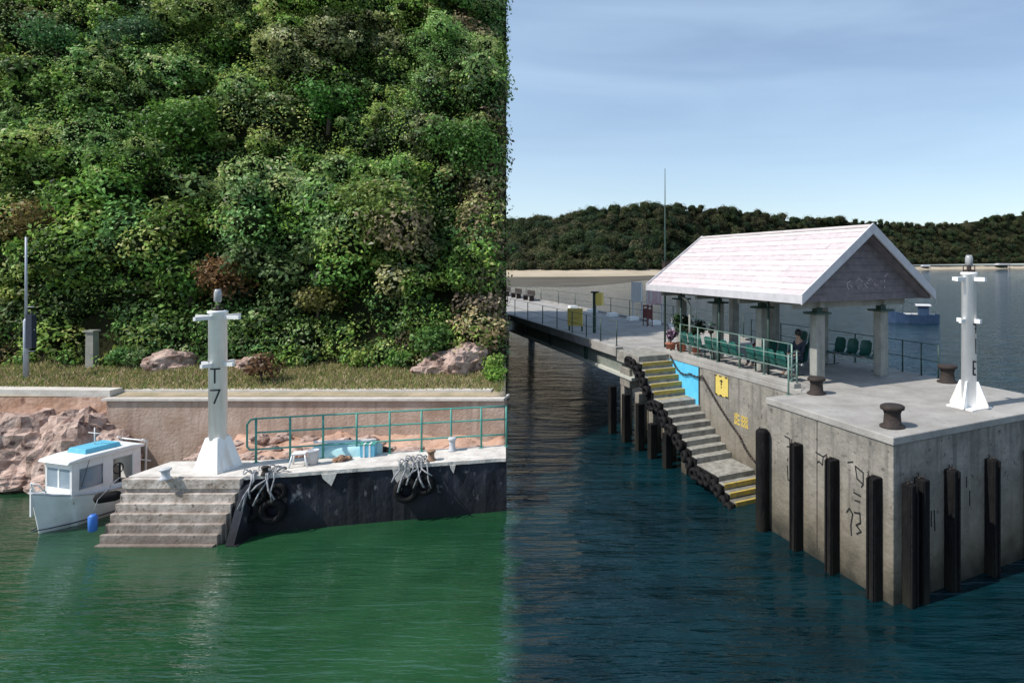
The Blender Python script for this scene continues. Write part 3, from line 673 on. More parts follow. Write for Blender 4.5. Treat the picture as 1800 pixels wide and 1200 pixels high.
for s in (-1, 1):
    mb = MB(); mb.box((.02, s*.415-.006, .80), (.50, s*.415+.006, 1.24)); wn = mb.build('side_window', M['glass'], cabin)
    mb = MB(); mb.tube([(.02, s*.437, .80), (.50, s*.437, .80), (.50, s*.437, 1.24), (.02, s*.437, 1.24)], .012, 6, closed=True); mb.build('window_trim', M['grey'], cabin)
for s in (-1, 1): mb = MB(); mb.box((x1-.022, min(s*.03, s*.36), .84), (x1-.012, max(s*.03, s*.36), 1.26)); mb.build('windscreen', M['glass'], cabin)
mb = MB(); mb.prism([(-.92, 1.402), (.78, 1.402), (.74, 1.46), (.4, 1.50), (-.6, 1.50), (-.92, 1.46)], 'y', -.48, .48); rf = mb.build('cabin_roof', M['white'], bt, bevel=.015)
mb = MB(); mb.box((-.50, -.30, 1.502), (.30, .30, 1.60), .03); mb.build('roof_hatch', M['bluetop'], bt, bevel=.01)
mb = MB(); mb.tube([(-.10, 0, 1.60), (-.10, 0, 1.98)], .013, 6); mb.tube([(-.10, -.2, 1.86), (-.10, .2, 1.86)], .009, 6); mb.build('mast', M['white'], bt)
mb = MB(); mb.box((-.8, -.38, .50), (.6, .38, .64)); mb.box((-.60, -.30, .64), (-.3, .1, 1.0)); mb.build('cabin_interior', M['cream'], bt)
mb = MB(); mb.tube([(-.46, .30, .64), (-.46, .30, 1.12)], .02, 6); mb.tube([(-.42+.12*math.cos(a), .30, 1.0+.12*math.sin(a)) for a in [k*PI/6 for k in range(12)]], .012, 6, closed=True); mb.build('steering_wheel', M['black'], bt)
mb = MB()
for s in (-1, 1): mb.tube([(-.98, s*.42, .6), (-1.0, s*.42, 1.52), (-.9, s*.42, 1.55)], .022, 6)
mb.tube([(-1.0, -.42, 1.5), (-1.0, .42, 1.5)], .018, 6); mb.tube([(-1.1, -.42, 1.0), (-1.1, .42, 1.0)], .018, 6); mb.build('stern_frame', M['white'], bt)
mb = MB(); mb.tube([(1.0, -.18, .86), (1.12, -.1, 1.06), (1.19, 0, 1.10), (1.12, .1, 1.06), (1.0, .18, .86)], .013, 6); mb.tube([(1.14, 0, .92), (1.2, 0, 1.1)], .012, 6); mb.build('bow_rail', M['white'], bt)
mb = MB(); mb.box((1.16, -.02, .40), (1.20, .02, .98)); mb.build('stem_post', M['white'], bt)
mb = MB(); mb.tube([(.3, .47, 1.49), (.46, .49, 1.0), (.5, .475, .86)], .006, 5); mb.build('wiper', M['black'], bt)
t = empty('boat_fender', (-13.60, 14.80, .97), R(70), 'black cylindrical fender hanging at the left end of the top steps', 'fender')
mb = MB(); mb.tube([(-.25, 0, 0), (-.22, 0, 0), (-.15, 0, 0), (.15, 0, 0), (.22, 0, 0), (.25, 0, 0)], [.03, .09, .12, .12, .09, .03], 14); ob = mb.build('body', M['rubber'], t); t.rotation_euler = (0, 0, R(35))
mb = MB(); mb.tube([(0, 0, .12), (.05, -.05, .3), (.25, -.06, .44)], .01, 5); mb.build('lanyard', M['rope'], t)
t = empty('boat_fender', (-13.62, 14.45, .50), 0, 'bright blue plastic fender drum hanging beside the lower steps', 'fender')
mb = MB(); mb.lathe([(.05, -.2), (.085, -.17), (.09, .15), (.05, .2)], n=16); mb.build('body', M['blueb'], t)
mb = MB(); mb.tube([(0, 0, .2), (.02, .1, .5), (.25, .4, .91)], .008, 5); mb.build('lanyard', M['rope'], t)

# ================================================================== BIG PIER (right): local x = along right face (v), local y = along left face (u)
C0 = Vector((3.99, 11.86, 0)); TH = math.atan2(.479, .878); ZD = 3.2
Vd = Vector((math.cos(TH), math.sin(TH), 0)); Ud = Vector((-math.sin(TH), math.cos(TH), 0))
def Pp(u, v, z=0): return C0+Ud*u+Vd*v+Vector((0, 0, z))
pier = empty('concrete_pier', C0, TH, 'big grey concrete pier head with stairs down its seaward side', 'pier')
VW = 1.25; VB = 5.95; UE = 13.6
mb = MB(); mb.prism([(0, 0), (VB, 0), (VB, UE), (VW, UE), (VW, 4.0), (0, 4.0)], 'z', -2, ZD-.16); mb.build('pier_wall', M['conc'], pier, bevel=.02)
mb = MB(); mb.prism([(-.03, -.03), (VB+.03, -.03), (VB+.03, UE), (VW-.02, UE), (VW-.02, 4.03), (-.03, 4.03)], 'z', ZD-.157, ZD); mb.build('deck_slab', M['deck'], pier, bevel=.02)
mb = MB(); mb.box((VW-.015, 4.5, ZD+.001), (VW+.22, 12.0, ZD+.13)); mb.build('deck_kerb', M['deck'], pier, bevel=.015)
# construction joints and stains
mb = MB(); 
for u in (2.15, ): mb.box((-.006, u, .2), (.0, u+.02, ZD-.17))
mb.build('joint', M['iron'], pier)
# stairs
def stair_profile():
    top = []; u = 11.6; z = ZD; segs = []
    def flight(u0, u1, z0, z1, n):
        for i in range(n):
            ua = u0+(u1-u0)*i/n; ub = u0+(u1-u0)*(i+1)/n; za = z0+(z1-z0)*(i+1)/n; segs.append((ua, ub, za))
    flight(11.6, 10.2, ZD, 1.95, 6); a1 = len(segs); segs.append((10.2, 9.7, 1.95)); flight(9.7, 7.2, 1.95, .57, 8); segs.append((7.2, 6.3, .57)); flight(6.3, 4.9, .57, -.2, 5); segs.append((4.9, 4.02, -.2))
    return segs
segs = stair_profile()
mb = MB()
for ua, ub, z in segs: mb.box((.03, ub, z-.32), (VW-.003, ua+.004, z-(0 if True else 0)))
mb.box((.02, 11.6, ZD-.42), (VW-.003, 13.6, ZD)); st = mb.build('stairs', M['step'], pier, bevel=.012)
for i, (ua, ub, z) in enumerate(segs):
    if i < 6 or i > 15:
        mb = MB(); mb.box((.05, ub-.012, z-.11), (VW-.01, ub+.07, z+.006)); mb.build('nosing', M['nose'], st)
mb = MB()
for ua, ub, z in segs: mb.box((-.02, ub-.01, max(-.4, z-.5)), (.028, ua, z-.03))
mb.build('rubber_edge', M['rubber'], st)
mb = MB(); mb.prism([(9.5, 1.4), (11.6, 1.4), (11.6, ZD-.17), (9.5, ZD-.17)], 'x', VW-.012, VW-.0005); mb.build('blue_wall_panel', M['blue'], pier)
mb = MB(); mb.box((VW-.02, 9.44, 1.4), (VW-.0005, 9.495, ZD-.17)); mb.build('panel_edge', M['black'], pier)
mb = MB()
for u in (13.3, 12.0, 10.85, 9.75, 8.5): mb.box((.12, u-.17, -2), (.46, u+.17, min(2.0, (u-5.2)*.27)))
mb.build('stair_column', M['conc'], pier, bevel=.02)
mb = MB(); mb.box((.1, 12.6, 1.9), (VW, 13.5, 2.6)); mb.build('pile_cap', M['conc'], pier, bevel=.02)

# bridge
br = empty('jetty_bridge', Pp(12, 0, 0), TH, 'long flat concrete jetty bridge on green girders running to the beach', 'bridge')
L0, L1 = 1.6, 66
mb = MB(); mb.box((0, L0, ZD-.22), (6.1, L1, ZD)); mb.build('deck', M['deck'], br)
mb = MB(); mb.box((-.03, L0, ZD-.26), (.28, L1, ZD+.10)); mb.box((5.9, L0, ZD-.26), (6.15, L1, ZD+.10)); mb.build('kerb', M['deck'], br, bevel=.015)
mb = MB(); mb.box((.22, .3, 2.33), (.34, L1, ZD-.265)); mb.box((5.7, L0, 2.33), (5.82, L1, ZD-.265)); mb.build('girder', M['girder'], br)
mb = MB(); mb.box((.05, .3, 2.22), (.5, L1, 2.327)); mb.box((5.55, L0, 2.22), (6.0, L1, 2.327)); mb.build('flange', M['flange'], br)
for k in range(8):
    mb = MB(); mb.box((.12, 5.3+5.2*k, 2.33), (.219, 5.55+5.2*k, ZD-.265)); mb.build('stiffener', M['dkgreen'], br)
for u in (33, 46, 60):
    mb = MB(); mb.box((.3, u-.35, 1.7), (5.8, u+.35, 2.217))
    for v in (.8, 3, 5.2): mb.lathe([(.28, -2), (.28, 1.7)], (v, u, 0), 14)
    mb.build('bent', M['conc'], br)

# fenders
for k, (u, v, z, side) in enumerate([(.36, 0, 2.36, 0), (1.55, 0, 2.38, 0), (2.73, 0, 2.4, 0), (3.97, 0, 2.4, 0), (0, .32, 2.3, 1), (0, .62, 2.36, 1), (0, 1.51, 2.38, 1), (0, 2.76, 2.4, 1), (0, 4.1, 2.4, 1)]):
    labs = ['black upright fender on the left face, next to the pier corner', 'black upright fender on the left face, second from the corner', 'black upright fender on the left face, third from the corner', 'rounded black upright fender at the foot of the pier stairs',
            'black upright fender on the shaded face, right at the corner', 'narrow black fender just right of the corner on the shaded face', 'black upright fender on the shaded face, below the round bollard side', 'black upright fender on the shaded face below the beacon', 'black upright fender on the shaded face at the right frame edge']
    a = TH if side else TH+PI/2
    loc = Pp(u, v) + (-(Ud if side else Vd)*.17)
    t = empty('pile_fender', loc, TH, labs[k], 'fender', 'black fenders round the pier head')
    mb = MB()
    if k == 3: mb.lathe([(.16, -2), (.16, z), (.12, z+.05)], n=18)
    elif k == 5: mb.box((-.07, -.1, -2), (.07, .165, z))
    else:
        (mb.box((-.10, -.05, -2), (.10, .168, z)) if side else mb.box((-.05, -.10, -2), (.168, .10, z)))
    mb.build('baulk', M['timber'], t, bevel=.02)
    mb = MB()
    if k != 3:
        for q in (-.09, .05): (mb.box((q, -.08, -2), (q+.04, -.052, z-.02)) if side else mb.box((-.08, q, -2), (-.052, q+.04, z-.02)))
        mb.build('rubbing_strip', M['rubber'], t)
    mb = MB(); [mb.lathe([(.028, 0), (.028, .03)], ((-.05+.1*i), .05, z), 8) for i in range(2)]; mb.tube([(0, .1, z), (0, .12, z+.07), (.05, .15, z+.06)], .012, 6); mb.build('bolt', M['iron'], t)
for k, (u, z) in enumerate([(13.8, 1.8), (12.5, 1.72), (11.3, 1.62), (10.3, 1.15), (9.2, 1.1)]):
    t = empty('pile_fender', Pp(u, -.08), TH, ['black fender on the pile farthest up under the stairs', 'second black fender under the stairs from the bridge', 'black fender in the middle of the five under the stairs', 'fourth black fender under the stairs from the bridge', 'black fender under the lower half of the stairs'][k], 'fender', 'black fenders under the pier stairs')
    mb = MB(); mb.box((-.12, -.13, -2), (.13, .13, z)); mb.build('baulk', M['timber'], t, bevel=.02)
# tyres along the stairs
def stz(u):
    for ua, ub, z in segs:
        if ub <= u <= ua: return z
    return ZD
k = 0; u = 12.3; first = None
while u > 5.4:
    z = (stz(u)-.20) if u < 11.6 else ZD-.25
    tw = 1
    for dz in (0,):
        if z+dz < -.25: continue
        loc = Pp(u+random.uniform(-.05, .05), -.12+random.uniform(-.03, .02), z+dz+random.uniform(-.05, .05))
        if first is None:
            first = tyre(loc, TH+PI/2, .20, .075, 'worn black tyre hung in the row along the outer edge of the pier stairs', 'tyres along the pier stairs')
        else:
            c = copy_tree(first); c.location = loc; c.rotation_euler = (random.uniform(-.12, .12), random.random()*3, TH+PI/2+random.uniform(-.15, .15))
    u -= .27
# painted marks on the faces: worn scribbles on the left face
PIN = (Matrix.Translation(C0)@Matrix.Rotation(TH, 4, 'Z')).inverted()
def lf(a, b): return C0+Ud*a+Vector((0, 0, b)), -Vd
def scrib(u, z, gl, s=.85, w=.032):
    mb = MB()
    for pl in gl: stroke(mb, [(u-p[0]*s, z+p[1]*s) for p in pl], w, lf, .004)
    o = mb.build('painted_mark', M['black']); o.parent = pier; o.matrix_parent_inverse = PIN
scrib(1.08, 2.3, [[(-.15, .1), (.02, .16)], [(.10, .08), (.36, .0), (.36, -.28), (.16, -.20), (.12, -.02), (.10, .08)], [(.36, -.28), (.3, -.36)]])
scrib(1.08, 1.72, [[(.05, .12), (.28, .1)], [(.08, -.06), (.26, -.04)]])
scrib(1.12, 1.35, [[(-.14, .0), (-.05, .12), (.06, .02), (.0, -.28), (.02, -.5)], [(.12, .08), (.3, .12), (.32, -.1), (.18, -.2), (.34, -.3), (.2, -.4)]], .85, .04)
scrib(2.2, 2.28, [[(.0, .06), (.28, .02), (.26, -.2), (.12, -.14), (.05, -.2)], [(.28, .02), (.4, .1)]])
scrib(3.3, 2.30, [[(.0, .14), (.22, .12), (.22, -.1), (.1, -.12)]])
scrib(3.2, 1.65, [[(.0, .1), (.02, -.22), (.14, -.22)], [(.0, .26), (.01, .22)]], 1.0, .035)
def rfc(a, b): return C0+Vd*a+Vector((0, 0, b)), -Ud
for u, z, gl in [(1.05, 1.5, [[(0, .1), (0, -.2)], [(.08, .1), (.1, -.3)]]), (2.1, 1.9, [[(0, .2), (0, 0)], [(.1, -.1), (.1, -.4)]])]:
    mb = MB()
    for pl in gl: stroke(mb, [(u+p[0], z+p[1]) for p in pl], .035, rfc, .004)
    o = mb.build('painted_mark', M['black']); o.parent = pier; o.matrix_parent_inverse = PIN
def wf(a, b): return Pp(a, VW, b), -Vd
# worn yellow characters
mb = MB()
for u, gl in ((7.35, [[(0, .12), (.26, .12)], [(.13, .16), (.13, -.14)], [(.02, -.02), (.26, -.02)], [(0, -.14), (.28, -.14)], [(.03, .12), (.03, -.1)]]), (6.98, [[(0, .12), (.3, .12), (.3, -.14)], [(0, .0), (.3, .0)], [(0, -.14), (.34, -.14)], [(.05, .14), (.05, -.14)], [(.18, .12), (.18, -.14)]])):
    for pl in gl: stroke(mb, [(u-p[0], 1.82+p[1]) for p in pl], .06, wf, .004)
o = mb.build('yellow_lettering', M['yellowp']); o.parent = pier; o.matrix_parent_inverse = (Matrix.Translation(C0)@Matrix.Rotation(TH, 4, 'Z')).inverted()
# warning sign on the wall
sg = empty('warning_sign', Pp(8.06, VW-.012, 2.66), TH, 'yellow rectangular warning sign with black edging on the pier wall by the stairs', 'sign')
mb = MB(); mb.box((-.012, -.38, -.31), (.010, .38, .31)); mb.build('plate', M['yellow'], sg)
mb = MB()
for a, b in (((-.38, -.31), (-.30, .31)), ): mb.box((-.017, .345, -.31), (-.0125, .38, .31))
for q in (-.36, -.02, .26): mb.box((-.017, q, .275), (-.0125, q+.16, .31)); mb.box((-.017, q-.02, -.31), (-.0125, q+.12, -.275))
mb.box((-.017, -.03, .02), (-.0125, .03, .20)); mb.box((-.017, -.09, .14), (-.0125, .09, .17)); mb.box((-.017, -.03, -.06), (-.0125, .03, -.02))
mb.build('marking', M['black'], sg)
# chain handrail
def chain(name, pts, label, r=.03, parent=None):
    mb = MB(); P = [Vector(p) for p in pts]
    L = sum((b-a).length for a, b in zip(P[:-1], P[1:])); step = .105; d = 0; k = 0
    seg = 0; acc = 0
    while d < L:
        while seg < len(P)-2 and acc+(P[seg+1]-P[seg]).length < d: acc += (P[seg+1]-P[seg]).length; seg += 1
        dr = (P[seg+1]-P[seg]).normalized(); c = P[seg]+dr*(d-acc)
        up = Vector((0, 0, 1)) if k % 2 else dr.cross(Vector((0, 0, 1)))
        sd = (dr.cross(up)).normalized()
        mb.tube([c+dr*.062*math.cos(t)+sd*.032*math.sin(t) for t in [i*PI/4 for i in range(8)]], .014, 5, closed=True); d += step; k += 1
    return tag(mb.build(name, M['iron']), label, 'chain')
def sag(a, b, s, n=8): return [a+(b-a)*i/n-Vector((0, 0, s*4*(i/n)*(1-i/n))) for i in range(n+1)]
W_ = lambda u, z: Pp(u, VW-.07, z)
chain('handrail_chain', sag(W_(11.4, 3.15), W_(10.0, 2.75), .25)+sag(W_(10.0, 2.75), W_(9.15, 2.78), .05)[1:]+sag(W_(9.15, 2.78), W_(7.0, 1.38), .08)[1:]+sag(W_(7.0, 1.38), W_(6.0, .80), .12)[1:], 'dark iron handrail chain sloping down the pier wall beside the stairs')
mb = MB()
chain('entrance_chain', sag(Pp(13.0, 1.9, 4.05), Pp(11.6, 1.3, 3.35), .3), 'short chain hung across the top of the pier stairs')

# bollards on the pier
g_ = 'mooring bollards on the pier head'
bollard(Pp(.55, .57, ZD), .22, .44, M['iron'], 'rusty dark bollard nearest the pier corner', g_)
bollard(Pp(3.75, 1.35, ZD), .21, .42, M['iron'], 'rusty dark bollard in front of the near pavilion column', g_)
bollard(Pp(3.2, 5.55, ZD), .24, .48, M['iron'], 'dark bollard behind the beacon at the far edge', g_)
# pier beacon
beacon(Pp(.95, 3.45, ZD), TH, .165, (.60, 1.98, 3.05, 3.48), 'fins', 'white beacon with finned base on the big pier head, partly lettered on its shaded side', .85,
       [[[(-.02, .36), (.05, .34), (.04, .16)], [(.02, .26), (.05, .25)], [(.04, .02), (.045, -.3)], [(-.03, -.48), (.05, -.5)], [(-.03, -.48), (-.03, -.78), (.04, -.79)], [(-.03, -.64), (.02, -.65)]]], 1.55, R(-100))
rock_ = None

# railings on the pier
T_ = TH
def prail(name, uv, h, label, rails=(1, .66, .33), m='steelg', r=.024, z=ZD, thin=.5):
    return rail_run(name, [tuple(Pp(u, v, z)) for u, v in uv], h, M[m], label, rails, r, 'railing', thin)
prail('pier_railing', [(u, VW+.11) for u in (4.75, 6.0, 7.25, 8.5, 9.75, 11.0)], 1.0, 'pale green pipe railing on the kerb in front of the pavilion seats', z=ZD+.13)
prail('pier_railing', [(3.95, .62), (4.55, VW+.12)], 1.0, 'short green railing section turning at the head of the block', z=ZD)
prail('pier_railing', [(u, 5.8) for u in (3.7, 4.3, 5.0, 7.0, 9.0, 11.0, 13.0)], .95, 'dark green railing along the far edge of the pier', (1, .5), 'dkgreen')
mb = MB()
prail('bridge_railing', [(u, .14) for u in (13.9, 15.6, 17.3, 19.2, 21.5, 24, 27, 30, 34, 38, 43, 48, 54)], .95, 'dark thin posts and rails along the near edge of the bridge', (1, .5), 'dkgreen', z=ZD+.1, thin=.4)
prail('bridge_railing', [(u, 6.02) for u in (13.9, 16, 18, 20.4, 23, 26, 29, 32, 36, 40, 45, 50, 56, 62, 68, 76)], .95, 'dark railing along the far edge of the bridge', (1, .5), 'dkgreen', z=ZD+.1)
# pale feet in the far railing
for u in (19.2, 21.6, 24.4, 27.5, 31.0, 35):
    mb = MB(); mb.box((-.3, -.3, 0), (.3, .3, .22), .04); tag(mb.build('concrete_block', M['white'], None, Pp(u, 5.5, ZD), TH, bevel=.01), 'pale concrete block at the foot of the far bridge railing', 'block', 'concrete blocks along the far bridge railing')

# pavilion
pv = empty('pier_pavilion', Pp(8.6, 3.5, ZD), TH, 'open pavilion with pinkish white gabled roof on eight columns', 'pavilion')
UA, UB, ZE, ZR = -4.62, 4.5, 2.43, 4.29               # local y from near gable to far gable, eave and ridge heights above deck
EV = 2.42
for s in (-1, 1):
    NCR = 12; slope = math.atan2(ZR-ZE, EV); 
    mb = MB(); md = MB(); me_ = MB()
    for k in range(NCR):
        a = k/NCR; b = (k+1)/NCR
        xa = s*EV*(1-a); xb = s*EV*(1-b); z_a = ZE+(ZR-ZE)*a; z_b = ZE+(ZR-ZE)*b
        lift = .035
        me_.box((min(xa, xa+s*.012), UA+.01, z_a-.012), (max(xa, xa+s*.012), UB-.01, z_a+lift-.004))
        ys = [UA]
        while ys[-1] < UB-.01: ys.append(min(UB, ys[-1]+random.uniform(.9, 2.1)))
        for y0_, y1_ in zip(ys[:-1], ys[1:]):
            j = random.uniform(-.008, .010); tgt = mb if random.random() < (.95 if k % 2 else .22) else md
            tgt.add([(xa, y0_+.004, z_a+lift+j), (xa, y1_-.004, z_a+lift+j), (xb, y1_-.004, z_b+.012), (xb, y0_+.004, z_b+.012), (xa, y0_+.004, z_a-.02), (xa, y1_-.004, z_a-.02), (xb, y1_-.004, z_b-.02), (xb, y0_+.004, z_b-.02)],
                    [(0, 1, 2, 3), (7, 6, 5, 4), (0, 4, 5, 1), (2, 6, 7, 3), (1, 5, 6, 2), (0, 3, 7, 4)])
    rf = mb.build('roof', M['roof'], pv); md.build('weathered_course', M['roofdirt'], rf); me_.build('course_edge', M['roofpink'], rf)
    mb = MB(); mb.prism([(s*EV, ZE-.03), (0, ZR-.03), (0, ZR-.17), (s*EV, ZE-.17)], 'y', UA+.1, UB-.1); mb.build('soffit', M['gable'], rf)
mb = MB(); mb.box((-.09, UA-.01, ZR-.02), (.09, UB+.01, ZR+.06)); mb.build('ridge_cap', M['roof'], pv, bevel=.02)
for s in (-1, 1):
    mb = MB(); mb.box((min(s*EV, s*(EV+.04)), UA, ZE-.17), (max(s*EV, s*(EV+.04)), UB, ZE+.05)); mb.build('fascia', M['fascia'], pv)
for y in (UA-.06, UB+.0):
    for s in (-1, 1):
        mb = MB(); mb.prism([(s*(EV+.05), ZE+.07), (0, ZR+.09), (0, ZR-.19), (s*(EV+.05), ZE-.19)], 'y', y, y+.058); mb.build('bargeboard', M['fascia'], pv)
for y in (UA+.42, UB-.46):
    mb = MB()
    for k in range(9):
        za = ZE-.17+k*(ZR-ZE-.1)/9; zb2 = za+(ZR-ZE-.1)/9-.008
        hw = lambda z: (EV-.12)*(1-max(0, z-ZE+.05)/(ZR-ZE)); 
        mb.prism([(-hw(za), za), (hw(za), za), (hw(zb2), zb2), (-hw(zb2), zb2)], 'y', y, y+.035+.004*(k % 2))
    gb = mb.build('gable_boarding', M['gable'], pv)
    if y < 0:
        mb = MB(); 
        gp = lambda a, b: (Vector((a, y, b)), Vector((0, -1, 0)))
        random.seed(4)
        for k in range(5):
            x0_ = -.55+k*.32
            for q in range(4):
                a_ = (x0_+random.uniform(0, .2), 2.62+random.uniform(0, .3)); stroke(mb, [a_, (a_[0]+random.uniform(-.02, .16), a_[1]+random.uniform(-.12, .1))], .016, gp, .008)
        mb.build('faded_lettering', M['roofpink'], gb)
mb = MB()
for y in (UA+.8, -1.2, 1.4, UB-.5): mb.box((-EV+.35, y-.07, ZE-.36), (EV-.35, y+.07, ZE-.18))
mb.build('tie_beam', M['column'], pv)
mb = MB()
for x in (-1.22, 1.18): mb.box((x-.08, UA+.6, ZE-.34), (x+.08, UB-.3, ZE-.165))
mb.build('eaves_beam', M['column'], pv)
for v in (-1.22, 1.18):
    for i, u in enumerate((-3.8, -1.25, 1.35, 4.0)):
        r = .15
        mb = MB(); mb.box((v-r, u-r, 0), (v+r, u+r, 1.9)); c = mb.build('column', M['column'], pv, bevel=.02)
        mb = MB(); mb.box((v-.27, u-.27, 1.9), (v+.27, u+.27, 1.955)); mb.box((v-.1, u-.1, 1.955), (v+.1, u+.1, ZE-.34)); mb.build('capital', M['dkgreen'], c)
for u in (-2.55, .1, 2.7):
    mb = MB(); mb.tube([(-1.95, u, 0), (-1.95, u, ZE-.16)], .035, 8); mb.build('slim_post', M['dkgreen'], pv)
# seats
def seat_row(loc, rz, n_, label, group='rows of green waiting seats'):
    t = empty('seat_row', loc, rz, label, 'bench', group)
    for i in range(n_):
        x = (i-(n_-1)/2)*.5; mb = MB(); prof = [(-.24, .40), (-.20, .43), (0, .40), (.14, .40), (.20, .46), (.25, .62), (.29, .80), (.30, .86)]
        vs = []; hw = [.18, .205, .21, .20, .20, .215, .20, .13]
        for (y, z), w_ in zip(prof, hw):
            for q in (-1, -.6, 0, .6, 1): vs.append((x+q*w_, y-(.03 if abs(q) == 1 else 0)*(1 if z > .5 else 0), z+(.03 if abs(q) == 1 and z < .5 else 0)))
        m_ = len(vs); vs2 = [(a, b+.016, c-.016) for a, b, c in vs]; fs = []
        for j in range(len(prof)-1):
            for q in range(4): fs += [(j*5+q, j*5+q+1, (j+1)*5+q+1, (j+1)*5+q), (m_+(j+1)*5+q, m_+(j+1)*5+q+1, m_+j*5+q+1, m_+j*5+q)]
        mb.add(vs+vs2, fs, True); mb.build('seat_shell', M['seat'], t)
    mb = MB(); L = n_*.25; mb.box((-L, -.03, .32), (L, .03, .375)); mb.build('beam', M['grey'], t)
    for x in (-L+.2, L-.2):
        mb = MB(); mb.box((x-.02, -.02, .03), (x+.02, .02, .32)); mb.box((x-.02, -.22, 0), (x+.02, .22, .03)); mb.build('leg', M['dkgreen'], t)
    return t
# rows parallel to the left wall, backs to the railing
seat_row(Pp(10.5, 1.75, ZD), TH+PI/2, 3, 'green seat row behind the railing, near the far end of the pavilion')
seat_row(Pp(8.6, 1.75, ZD), TH+PI/2, 4, 'green seat row behind the railing, in the middle of the pavilion')
seat_row(Pp(6.2, 1.78, ZD), TH+PI/2, 4, 'green seat row behind the railing, nearest the pier corner')
seat_row(Pp(6.3, 5.1, ZD), TH-PI/2+.15, 4, 'green seat row under the far side of the pavilion roof, seen against the water')
seat_row(Pp(8.6, 5.1, ZD), TH-PI/2, 3, 'green seat row on the far side, half hidden by the columns')
# two people sitting on the seats
def skin(name, joints, edges, m, parent, sub=2):
    me = bpy.data.meshes.new(name); me.from_pydata([j[0] for j in joints], edges, []); o = link(name, me, m, parent)
    md = o.modifiers.new('Skin', 'SKIN'); md.use_smooth_shade = True
    for v, j in zip(me.skin_vertices[0].data, joints): v.radius = (j[1], j[1]) if not isinstance(j[1], tuple) else j[1]
    me.skin_vertices[0].data[0].use_root = True
    s = o.modifiers.new('Sub', 'SUBSURF'); s.levels = sub; s.render_levels = sub
    return o
def sitter(loc, rz, cloth, label):
    t = empty('person', loc, rz, label, 'person')
    J = [((0, .12, .50), .14), ((0, .14, .72), .13), ((0, .13, .95), .125), ((0, .10, 1.03), .06), ((0, .07, 1.10), .052), ((0, .05, 1.20), .085), ((0, .045, 1.27), .072),
         ((.10, -.02, .50), .085), ((.13, -.30, .48), .062), ((.13, -.34, .10), .042), ((.13, -.44, .05), .035),
         ((-.10, -.02, .50), .085), ((-.13, -.30, .48), .062), ((-.13, -.34, .10), .042), ((-.13, -.44, .05), .035),
         ((.19, .12, .95), .055), ((.25, .05, .72), .042), ((.16, -.15, .62), .032), ((.13, -.22, .60), .022),
         ((-.19, .12, .95), .055), ((-.25, .05, .72), .042), ((-.16, -.15, .62), .032), ((-.13, -.22, .60), .022)]
    E = [(0, 1), (1, 2), (2, 3), (3, 4), (4, 5), (5, 6), (0, 7), (7, 8), (8, 9), (9, 10), (0, 11), (11, 12), (12, 13), (13, 14), (2, 15), (15, 16), (16, 17), (17, 18), (2, 19), (19, 20), (20, 21), (21, 22)]
    skin('body', J, E, M['skin'], t)
    g = 1.16
    skin('jacket', [(J[0][0], .155), (J[1][0], .15), (J[2][0], .145), (J[15][0], .07), (J[16][0], .055), (J[17][0], .042), (J[19][0], .07), (J[20][0], .055), (J[21][0], .042)], [(0, 1), (1, 2), (2, 3), (3, 4), (4, 5), (2, 6), (6, 7), (7, 8)], cloth, t)
    skin('trousers', [((0, .12, .48), .15), (J[7][0], .10), (J[8][0], .078), (J[9][0], .056), (J[11][0], .10), (J[12][0], .078), (J[13][0], .056)], [(0, 1), (1, 2), (2, 3), (0, 4), (4, 5), (5, 6)], M['navy'], t)
    mb = blobs([(0, .075, 1.235)], [.105], 1.1, 3, .05); mb.build('hair', M['black'], t)
sitter(Pp(7.9, 2.55, ZD), TH-PI/2, M['redcl'], 'seated person in dark red clothes behind the railing seats')
sitter(Pp(6.1, 2.6, ZD), TH-PI/2, M['navy'], 'seated person in dark blue clothes beside the near pavilion column')
# extra bench for them
seat_row(Pp(7.0, 2.55, ZD), TH-PI/2, 5, 'green seat row facing away from the stairs, with the seated people')
# lamp-like litter bin and plants
t = empty('ash_stand', Pp(9.55, 1.75, ZD), TH, 'dark pedestal stand with a flat hood behind the railing', 'stand')
mb = MB(); mb.lathe([(.12, 0), (.12, .03), (.035, .06), (.035, .92)], n=14); mb.build('pedestal', M['dkgreen'], t)
mb = MB(); mb.lathe([(.05, .92), (.10, .96), (.10, 1.12), (.06, 1.13)], n=14); mb.build('bowl', M['iron'], t); mb = MB(); mb.lathe([(.17, 1.2), (.17, 1.23), (.02, 1.3)], n=16); mb.tube([(0, 0, 1.1), (0, 0, 1.22)], .02, 6); mb.build('hood', M['dkgreen'], t)
def pot(loc, r, tint, hh, label, flowers=None, n_=700):
    t = empty('potted_plant', loc, 0, label, 'plant')
    mb = MB(); mb.lathe([(.14, 0), (.19, .3), (.21, .3), (.21, .34), (.18, .34), (.17, .3)], n=18); mb.build('pot', M['terra'], t)
    cs_ = [(random.uniform(-.5, .5)*r, random.uniform(-.5, .5)*r, hh+random.uniform(-.4, .5)*r) for _ in range(7)]; rs_ = [r*random.uniform(.4, .6) for _ in cs_]
    V, T = leaves(cs_, rs_, [n_//7]*7, [.12]*7, [tint]*7, shell=.3)
    link('foliage', leafmesh('foliage', V, T), M['leaf'], t)
    mb = MB(); mb.tube([(0, 0, .25), (0, 0, hh)], .02, 6); [mb.tube([(0, 0, .3), c], .01, 5) for c in cs_[:5]]; mb.build('stem', M['bark'], t)
    if flowers:
        V, T = leaves(cs_, [q*1.1 for q in rs_], [9]*7, [.12]*7, [flowers]*7, shell=.9, jitter=.1); link('blossom', leafmesh('blossom', V, T), M['leaf'], t)
pot(Pp(12.0, 1.95, ZD), .42, (.035, .075, .03), 1.05, 'tall potted shrub with whitish blossoms at the head of the stairs', (.65, .7, .55), 900)
